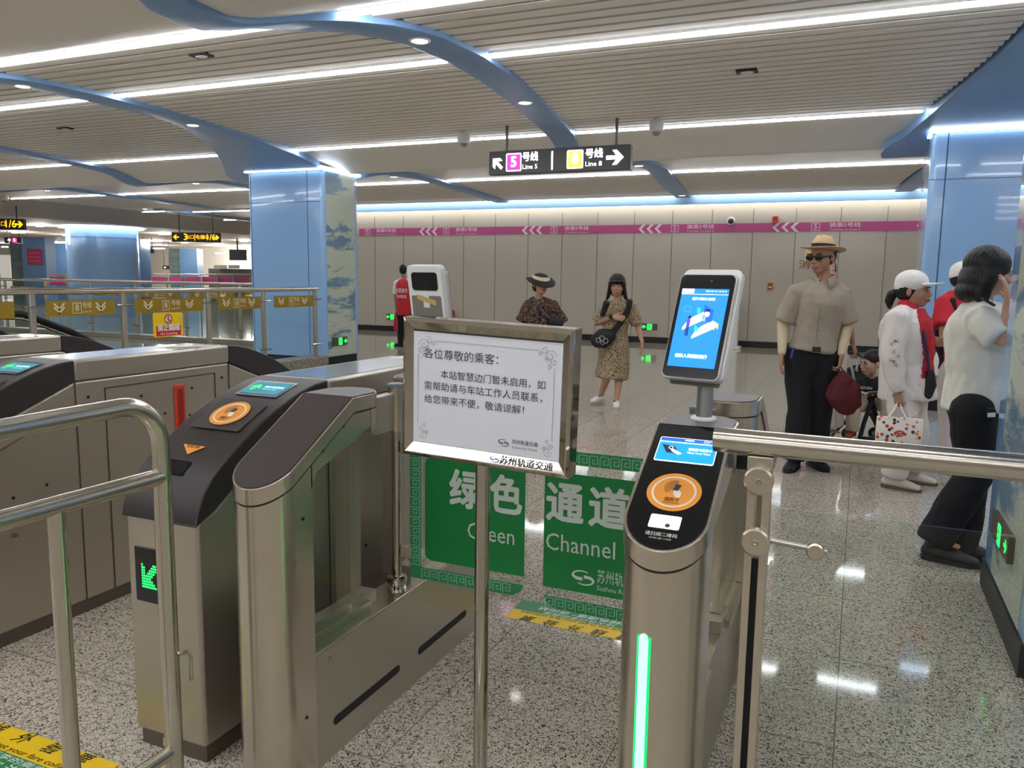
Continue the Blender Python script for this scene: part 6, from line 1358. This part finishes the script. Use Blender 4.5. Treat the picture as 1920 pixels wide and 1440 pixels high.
# ---------------------------------------------------------------- woman in white cap
Y0 = 6.28
H7 = Head(W(1714, 545, Y0), 72, 0, 0, 1.07)
J = dict(head=H7, neck=W(1700, 578, Y0), sh=(W(1681, 600, Y0 - .16), W(1716, 600, Y0 + .17)), el=(W(1673, 664, Y0 - .2), W(1733, 660, Y0 + .2)), wr=(W(1683, 732, Y0 - .2), W(1750, 708, Y0 + .1)),
         hand=(dict(d=(.1, -.05, -1), palm=(.6, .6, 0), side=-1, curl=.85), dict(d=(.05, -.1, -1), palm=(-.8, -.4, 0), side=1, curl=.45)),
         hip=(W(1692, 735, Y0 - .08), W(1708, 735, Y0 + .09)), kn=(W(1692, 820, Y0 - .09), W(1716, 815, Y0 + .12)), an=(W(1676, 890, Y0 - .08), W(1706, 876, Y0 + .16)), toe=((1, -.25, 0), (1, -.1, 0)))
t = person('woman in a white cap and white jacket over a red shirt, looking right', (.3, 6.28, 0), J, SKIN[3], hw=.165, dp=.12, k=.95)
WJ = mat('white_jacket', (222, 214, 208), .75)
top_wear(J, t, WJ, g=.042, sleeve=1, full=True, lo=.04, flare=.06, hw=.165, dp=.135, sw=.026, fold=.014, name='jacket')
JK = [o_ for o_ in t.children if o_.name.startswith('jacket')][0]
m_ = MB(); nb = J['neck']; hc = (J['hip'][0] + J['hip'][1]) / 2
m_.limb([(nb + V((.0, 0, .01)), .062, .07), (nb + V((.03, -.02, -.04)), .06, .08)], X_, 16)
blob(m_, 'red_collar', mat('red_polo', (186, 34, 48), .75), t, .009, 2, .004)
JK = [o_ for o_ in t.children if o_.name.startswith('jacket')][0]
def split_front(src, parent, m, test, name, inset=.003):
    bm = bmesh.new(); bm.from_mesh(src.data); off = parent.location
    sel = [f for f in bm.faces if test(f.calc_center_median() + off, f.normal)]
    vs2, fs2, idx = [], [], {}
    for f in sel:
        fi = []
        for v in f.verts:
            if v.index not in idx: idx[v.index] = len(vs2); vs2.append(v.co + off - v.normal * inset)
            fi.append(idx[v.index])
        fs2.append(fi)
    bmesh.ops.delete(bm, geom=sel, context='FACES'); bm.to_mesh(src.data); bm.free()
    return MB().add(vs2, fs2).build(name, m, parent, angle=60, fix=False)
zt_, zb_2 = W(1730, 575, Y0).z, W(1730, 706, Y0).z
def front_test(p, n):
    if not (zb_2 < p.z < zt_) or n.x < .1: return False
    q = (zt_ - p.z) / (zt_ - zb_2); xe = W(1712 + 20 * min(1, q * 1.6), 640, Y0 - .1).x
    return p.x > xe and p.y < Y0 + .06
split_front(JK, t, MATS['red_polo'], front_test, 'red_shirt')
m_ = MB()
for px_, py_ in ((1672, 645), (1682, 640), (1676, 660), (1684, 668), (1671, 676), (1680, 685)):
    c = W(px_, py_, Y0 - .345)
    for a in range(0, 360, 72): stroke(m_, [(0, 0), (.018 * math.cos(math.radians(a)), .018 * math.sin(math.radians(a)))], .003, c, X_, Z_, 0)
m_.build('embroidery', mat('embroidery', (128, 100, 60), .8), t, smooth=False, fix=False)
m_ = MB(); 
for px_, py_ in ((1678, 640), (1676, 678)): flat(m_, circ(.011, 9), W(px_, py_, Y0 - .344), X_, Z_, 0)
m_.build('embroidered_flowers', mat('embroidery_orange', (206, 130, 90), .8), t, smooth=False, fix=False)
trousers(J, t, mat('white_trousers', (216, 208, 202), .8), g=.022, wide=.018, hw=.16, dp=.13, k=.95, fold=.008)
m_ = MB(); H7.ell(m_, 0, .035, .01, .08, .085, .085); m_.limb([(H7.p(0, .10, .0), .025, .025), (H7.p(0, .135, -.03), .034, .034), (H7.p(0, .15, -.075), .03, .03), (H7.p(0, .145, -.11), .015, .015)], (1, 0, 0), 12); blob(m_, 'hair', HAIR, t, .006, 1, .003, 40)
m_ = MB(); m_.lathe(H7.p(0, .105, .0), [(.026, -.008), (.031, -.004), (.031, .004), (.026, .008)], 16, H7.M @ V((0, .8, -.6))); m_.build('hair_tie', WHITE, t)
H7.face(t)
def cap(H, t, m, nm='cap', brim=.075):
    mb = MB(); H.ell(mb, 0, .02, .055, .088, .104, .082, seg=28, rg=16); H.ell(mb, 0, .05, .03, .08, .075, .06, seg=24, rg=14); o = blob(mb, nm, m, t, .006, 3)
    rings = []
    for zz in (.052, .046):
        rings.append([(H.p(.074 * math.cos(a), -.062 - .05 * math.sin(a) * .6, zz + .0), H.p(.078 * math.cos(a), -.07 - (.03 + brim) * math.sin(a), zz - .006 - .012 * math.cos(a) ** 2 + .01)) for a in [math.radians(180 * q / 20) for q in range(21)]])
    mb = MB(); top_i = [p[0] for p in rings[0]]; top_o = [p[1] for p in rings[0]]; bot_i = [p[0] for p in rings[1]]; bot_o = [p[1] for p in rings[1]]
    mb.loop([top_i, top_o, bot_o, bot_i, top_i], False, False); mb.build('brim', m, o, angle=40)
    return o
cap(H7, t, WHTC)
SHOEW = mat('cream_shoe', (206, 196, 180), .6)
for i, fd in ((0, (1, -.35, 0)), (1, (1, -.2, 0))): shoe(J['an'][i], fd, t, SHOEW, mat('sole_dark', (96, 86, 72), .6), .98)
tb = thing('tote_bag', 'white tote bag with small colourful floral print carried by the woman in the white cap', 'bag', tuple(W(1683, 838, Y0 - .22)))
c0 = W(1683, 782, Y0 - .22); c1 = W(1683, 838, Y0 - .22); hwB = .145
m_ = MB(); rings = []
for z, w_, d_ in ((0, .90, .05), (.02, 1.0, .055), (.12, 1.02, .05), (c0.z - c1.z, 1.0, .012)):
    rings.append([c1 + V((a * hwB * w_, b2 * d_, z)) for a, b2 in ((-1, -.7), (-.85, -1), (.85, -1), (1, -.7), (1, .7), (.85, 1), (-.85, 1), (-1, .7))])
def tote():
    m = mat('tote_print', (226, 218, 206), .75); nt = m.node_tree; b = nt.nodes['Principled BSDF']; N = nt.nodes.new; L = nt.links
    tc = N('ShaderNodeTexCoord'); vo = N('ShaderNodeTexVoronoi'); vo.inputs['Scale'].default_value = 34; L.new(tc.outputs['Object'], vo.inputs['Vector'])
    r1 = N('ShaderNodeValToRGB'); r1.color_ramp.interpolation = 'CONSTANT'; r1.color_ramp.elements[0].color = (1, 1, 1, 1); r1.color_ramp.elements[1].position = .42; r1.color_ramp.elements[1].color = (0, 0, 0, 1); L.new(vo.outputs['Distance'], r1.inputs[0])
    sp = N('ShaderNodeSeparateColor'); L.new(vo.outputs['Color'], sp.inputs[0])
    r2 = N('ShaderNodeValToRGB'); r2.color_ramp.interpolation = 'CONSTANT'; e = r2.color_ramp.elements; e[0].color = srgb(226, 218, 206); e[1].position = .25; e[1].color = srgb(196, 62, 56)
    for p_, c_ in ((.52, (50, 60, 110)), (.62, (210, 130, 70)), (.75, (226, 218, 206)), (.85, (70, 50, 44)), (.93, (210, 100, 110))): x = e.new(p_); x.color = srgb(*c_)
    L.new(sp.outputs[0], r2.inputs[0]); mx = N('ShaderNodeMixRGB'); L.new(r1.outputs[0], mx.inputs[0]); mx.inputs[1].default_value = srgb(226, 218, 206); L.new(r2.outputs[0], mx.inputs[2]); L.new(mx.outputs[0], b.inputs['Base Color']); return m
m_.loop(rings).build('bag', tote(), tb, bevel=.006)
m_ = MB(); flat(m_, [(a * 1.5, b2) for a, b2 in circ(.022, 20)], mix(c0, c1, .5) + V((.01, -.056, 0)), X_, Z_, .0); m_.build('red_badge', mat('badge_red', (190, 48, 40), .6), tb, smooth=False, fix=False)
m_ = MB(); text(m_, 'I like', .016, mix(c0, c1, .5) + V((.01, -.058, .008)), X_, Z_, .02, align='CENTER', lift=0); text(m_, 'for you', .016, mix(c0, c1, .5) + V((.01, -.058, -.008)), X_, Z_, .02, align='CENTER', lift=0); m_.build('badge_text', WHITE, tb, smooth=False, fix=False)
hp_ = J['wr'][0] + V((.012, .0, -.085))
for dy in (-.035, .03):
    MB().tube([c0 + V((-.06, dy, -.01)), mix(c0 + V((-.05, dy, 0)), hp_, .6), hp_ + V((-.008, dy * .3, .0)), hp_ + V((.01, dy * .3, .0)), mix(c0 + V((.05, dy, 0)), hp_, .6), c0 + V((.06, dy, -.01))], .006, 8).build('handle', WHTC, tb)
MB().tube([W(1700, 788, Y0 - .22), W(1719, 774, Y0 - .22)], .006, 8).build('white_stick', WHITE, tb)
cb = thing('crossbody_bag', 'black crossbody bag on the hip of the woman in the white cap', 'bag', tuple(W(1740, 745, Y0 - .1)))
m_ = MB(); m_.limb([(W(1744, 700, Y0 - .12), .03, .03), (W(1744, 722, Y0 - .12), .042, .035), (W(1738, 741, Y0 - .12), .036, .03)], X_, 16); blob(m_, 'bag', mat('bag_black', (26, 26, 30), .6), cb, .008, 2)
MB().tube([W(1742, 700, Y0 - .14), W(1738, 660, Y0 - .16), W(1731, 620, Y0 - .14), W(1718, 590, Y0 - .06)], .011, 8).build('strap', mat('strap_navy', (36, 40, 66), .6), cb)
# ---------------------------------------------------------------- person in red shirt with backpack
Y0 = 6.95
H8 = Head(W(1812, 523, Y0), 60, 0, 0, 1.)
J = dict(head=H8, neck=W(1794, 552, Y0), sh=(W(1771, 570, Y0 - .14), W(1806, 570, Y0 + .16)), el=(W(1770, 635, Y0 - .26), W(1820, 635, Y0 + .1)), wr=(W(1796, 628, Y0 - .36), W(1790, 645, Y0 - .28)),
         hand=(dict(d=(1, .1, .2), palm=(0, 1, 0), side=1, curl=.3), dict(d=(-1, -.2, .1), palm=(0, 1, 0), side=-1, curl=.4)),
         hip=(W(1786, 698, Y0 - .08), W(1800, 698, Y0 + .1)), kn=(W(1784, 785, Y0 - .08), W(1802, 785, Y0 + .1)), an=(W(1782, 868, Y0 - .08), W(1800, 860, Y0 + .12)), toe=((1, -.3, 0), (1, -.2, 0)))
t = person('person in a red shirt and white cap with arms crossed, behind the station attendant', (.65, 6.95, 0), J, SKIN[3], hw=.17, dp=.12, k=.97)
top_wear(J, t, mat('red_shirt', (190, 30, 44), .75), g=.022, sleeve=.62, cuff=.018, hw=.172, dp=.125, lo=.02, sw=.016)
trousers(J, t, mat('white_trousers', (216, 208, 202), .8), g=.02, wide=.012, hw=.165, dp=.125)
m_ = MB(); H8.ell(m_, 0, .035, .01, .08, .085, .085); blob(m_, 'hair', HAIR, t, .007, 1)
H8.face(t); cap(H8, t, WHTC)
for i, fd in ((0, (1, -.35, 0)), (1, (1, -.2, 0))): shoe(J['an'][i], fd, t, WHTC, WHTC, .98)
bp = thing('backpack', 'black backpack worn by the person in the red shirt', 'backpack', tuple(W(1755, 700, Y0)))
m_ = MB(); m_.limb([(W(1760, 598, Y0), .05, .09), (W(1754, 620, Y0), .075, .12), (W(1751, 660, Y0), .08, .13), (W(1757, 692, Y0), .07, .11)], X_, 20); blob(m_, 'sack', mat('bag_black', (26, 26, 30), .6), bp, .011, 3, .006, 14)
MB().limb([(W(1775, 556, Y0 - .14), .022, .008), (W(1786, 562, Y0 - .2), .022, .008), (W(1789, 585, Y0 - .21), .022, .008), (W(1780, 615, Y0 - .2), .02, .008)], X_, 10).build('strap', BLKC, bp)
# ---------------------------------------------------------------- station attendant
Y0 = 4.75
H9 = Head(W(1858, 512, Y0), 105, 8, 0, 1.)
J = dict(head=H9, neck=W(1840, 566, Y0), sh=(W(1838, 596, Y0 - .12), W(1850, 592, Y0 + .2)), el=(W(1883, 645, Y0 - .22), W(1890, 640, Y0 + .22)), wr=(W(1890, 572, Y0 - .20), W(1905, 590, Y0 + .1)),
         hand=(dict(d=(-.12, .25, 1), palm=(-1, .3, 0), side=-1, curl=.25), dict(d=(.2, 0, 1), palm=(-1, 0, 0), side=1, curl=.4)),
         hip=(W(1825, 770, Y0 - .08), W(1838, 770, Y0 + .1)), kn=(W(1828, 890, Y0 - .05), W(1822, 885, Y0 + .15)), an=(W(1764, 992, Y0 - .12), W(1800, 1018, Y0 + .02)), toe=((-.6, -.8, 0), (.9, -.3, 0)))
J['toe'] = ((.9, -.2, -.2), (.9, -.3, 0))
t = person('station attendant in a white short sleeved shirt and black trousers, hand raised to the face', (.55, 4.75, 0), J, SKIN[1], hw=.18, dp=.125)
top_wear(J, t, mat('uniform_white', (226, 224, 212), .75, bump=((30, 30, 30), .2)), g=.02, sleeve=.78, cuff=.012, hw=.165, dp=.138, lo=.13, flare=.05, sw=.02, fold=.010)
trousers(J, t, mat('attendant_black', (20, 20, 23), .85), g=.022, wide=.016, hw=.165, dp=.135, fold=.006, hem=1.22)
m_ = MB(); H9.ell(m_, 0, .03, .04, .096, .112, .098, seg=24, rg=16); H9.ell(m_, 0, .07, -.04, .095, .075, .10, seg=24, rg=16); H9.ell(m_, 0, .085, -.105, .09, .06, .06, seg=24, rg=16)
for q in (-1, 1): m_.limb([(H9.p(q * .075, .02, .03), .02, .05), (H9.p(q * .085, .045, -.06), .022, .04), (H9.p(q * .08, .05, -.14), .018, .04)], H9.M @ V((1, 0, 0)), 12)
blob(m_, 'hair', HAIR, t, .007, 2, .002, 30)
H9.face(t)
m_ = MB(); m_.obox(W(1853, 566, Y0 - .2), V((.8, .2, -.5)).normalized(), Y_, V((.5, 0, .8)).normalized(), .035, .03, .006); m_.build('epaulette', mat('epaulette', (36, 36, 44), .6), t, bevel=.003)
m_ = MB(); m_.obox(W(1858, 772, Y0 - .2), X_, Y_, Z_, .018, .012, .018); dv = m_.build('pager', BLACK, t, bevel=.003); m_ = MB(); m_.obox(W(1859, 778, Y0 - .215), V((1, 0, .1)).normalized(), Y_, Z_, .017, .002, .011); m_.build('white_label', WHITE, t, smooth=False)
shoe(J['an'][1], (.9, -.3, 0), t, BLACK, BLACK, 1.02); 
a = J['an'][0]; shoe(a + V((-.0, 0, 0)), (.9, -.2, 0), t, BLACK, BLACK, 1.02, gz=.0)

for nm, ph in (('ceiling_strip_light', 'white light strips in the ceiling'), ('downlight', 'round downlights in the blue ceiling ribs'), ('fare_gate', 'row of steel fare gates'), ('side_gate_cabinet', 'rounded cabinets of the side gate'), ('glass_gate_leaf', 'green glass leaves of the side gate'),
               ('hanging_sign', 'hanging black wayfinding signs'), ('exit_sign', 'green low level exit signs'), ('railing_panel', 'pink filmed panels of the far railings'), ('dome_camera', 'dome security cameras'), ('ceiling_speaker', 'recessed speakers between the slats'),
               ('crumpled_paper', 'papers left on the gate tops'), ('face_screen_terminal', 'tilted screen terminals on the side gate'), ('floor_sticker', 'yellow and green floor stickers'), ('glass_railing', 'glass railings of the escalator well'), ('monitor', 'screens on the far service counter'), ('cornice_light', 'light lines around the column tops')):
    for o_ in bpy.data.objects:
        if o_.parent is None and o_.name.split('.')[0] == nm: o_['group'] = ph
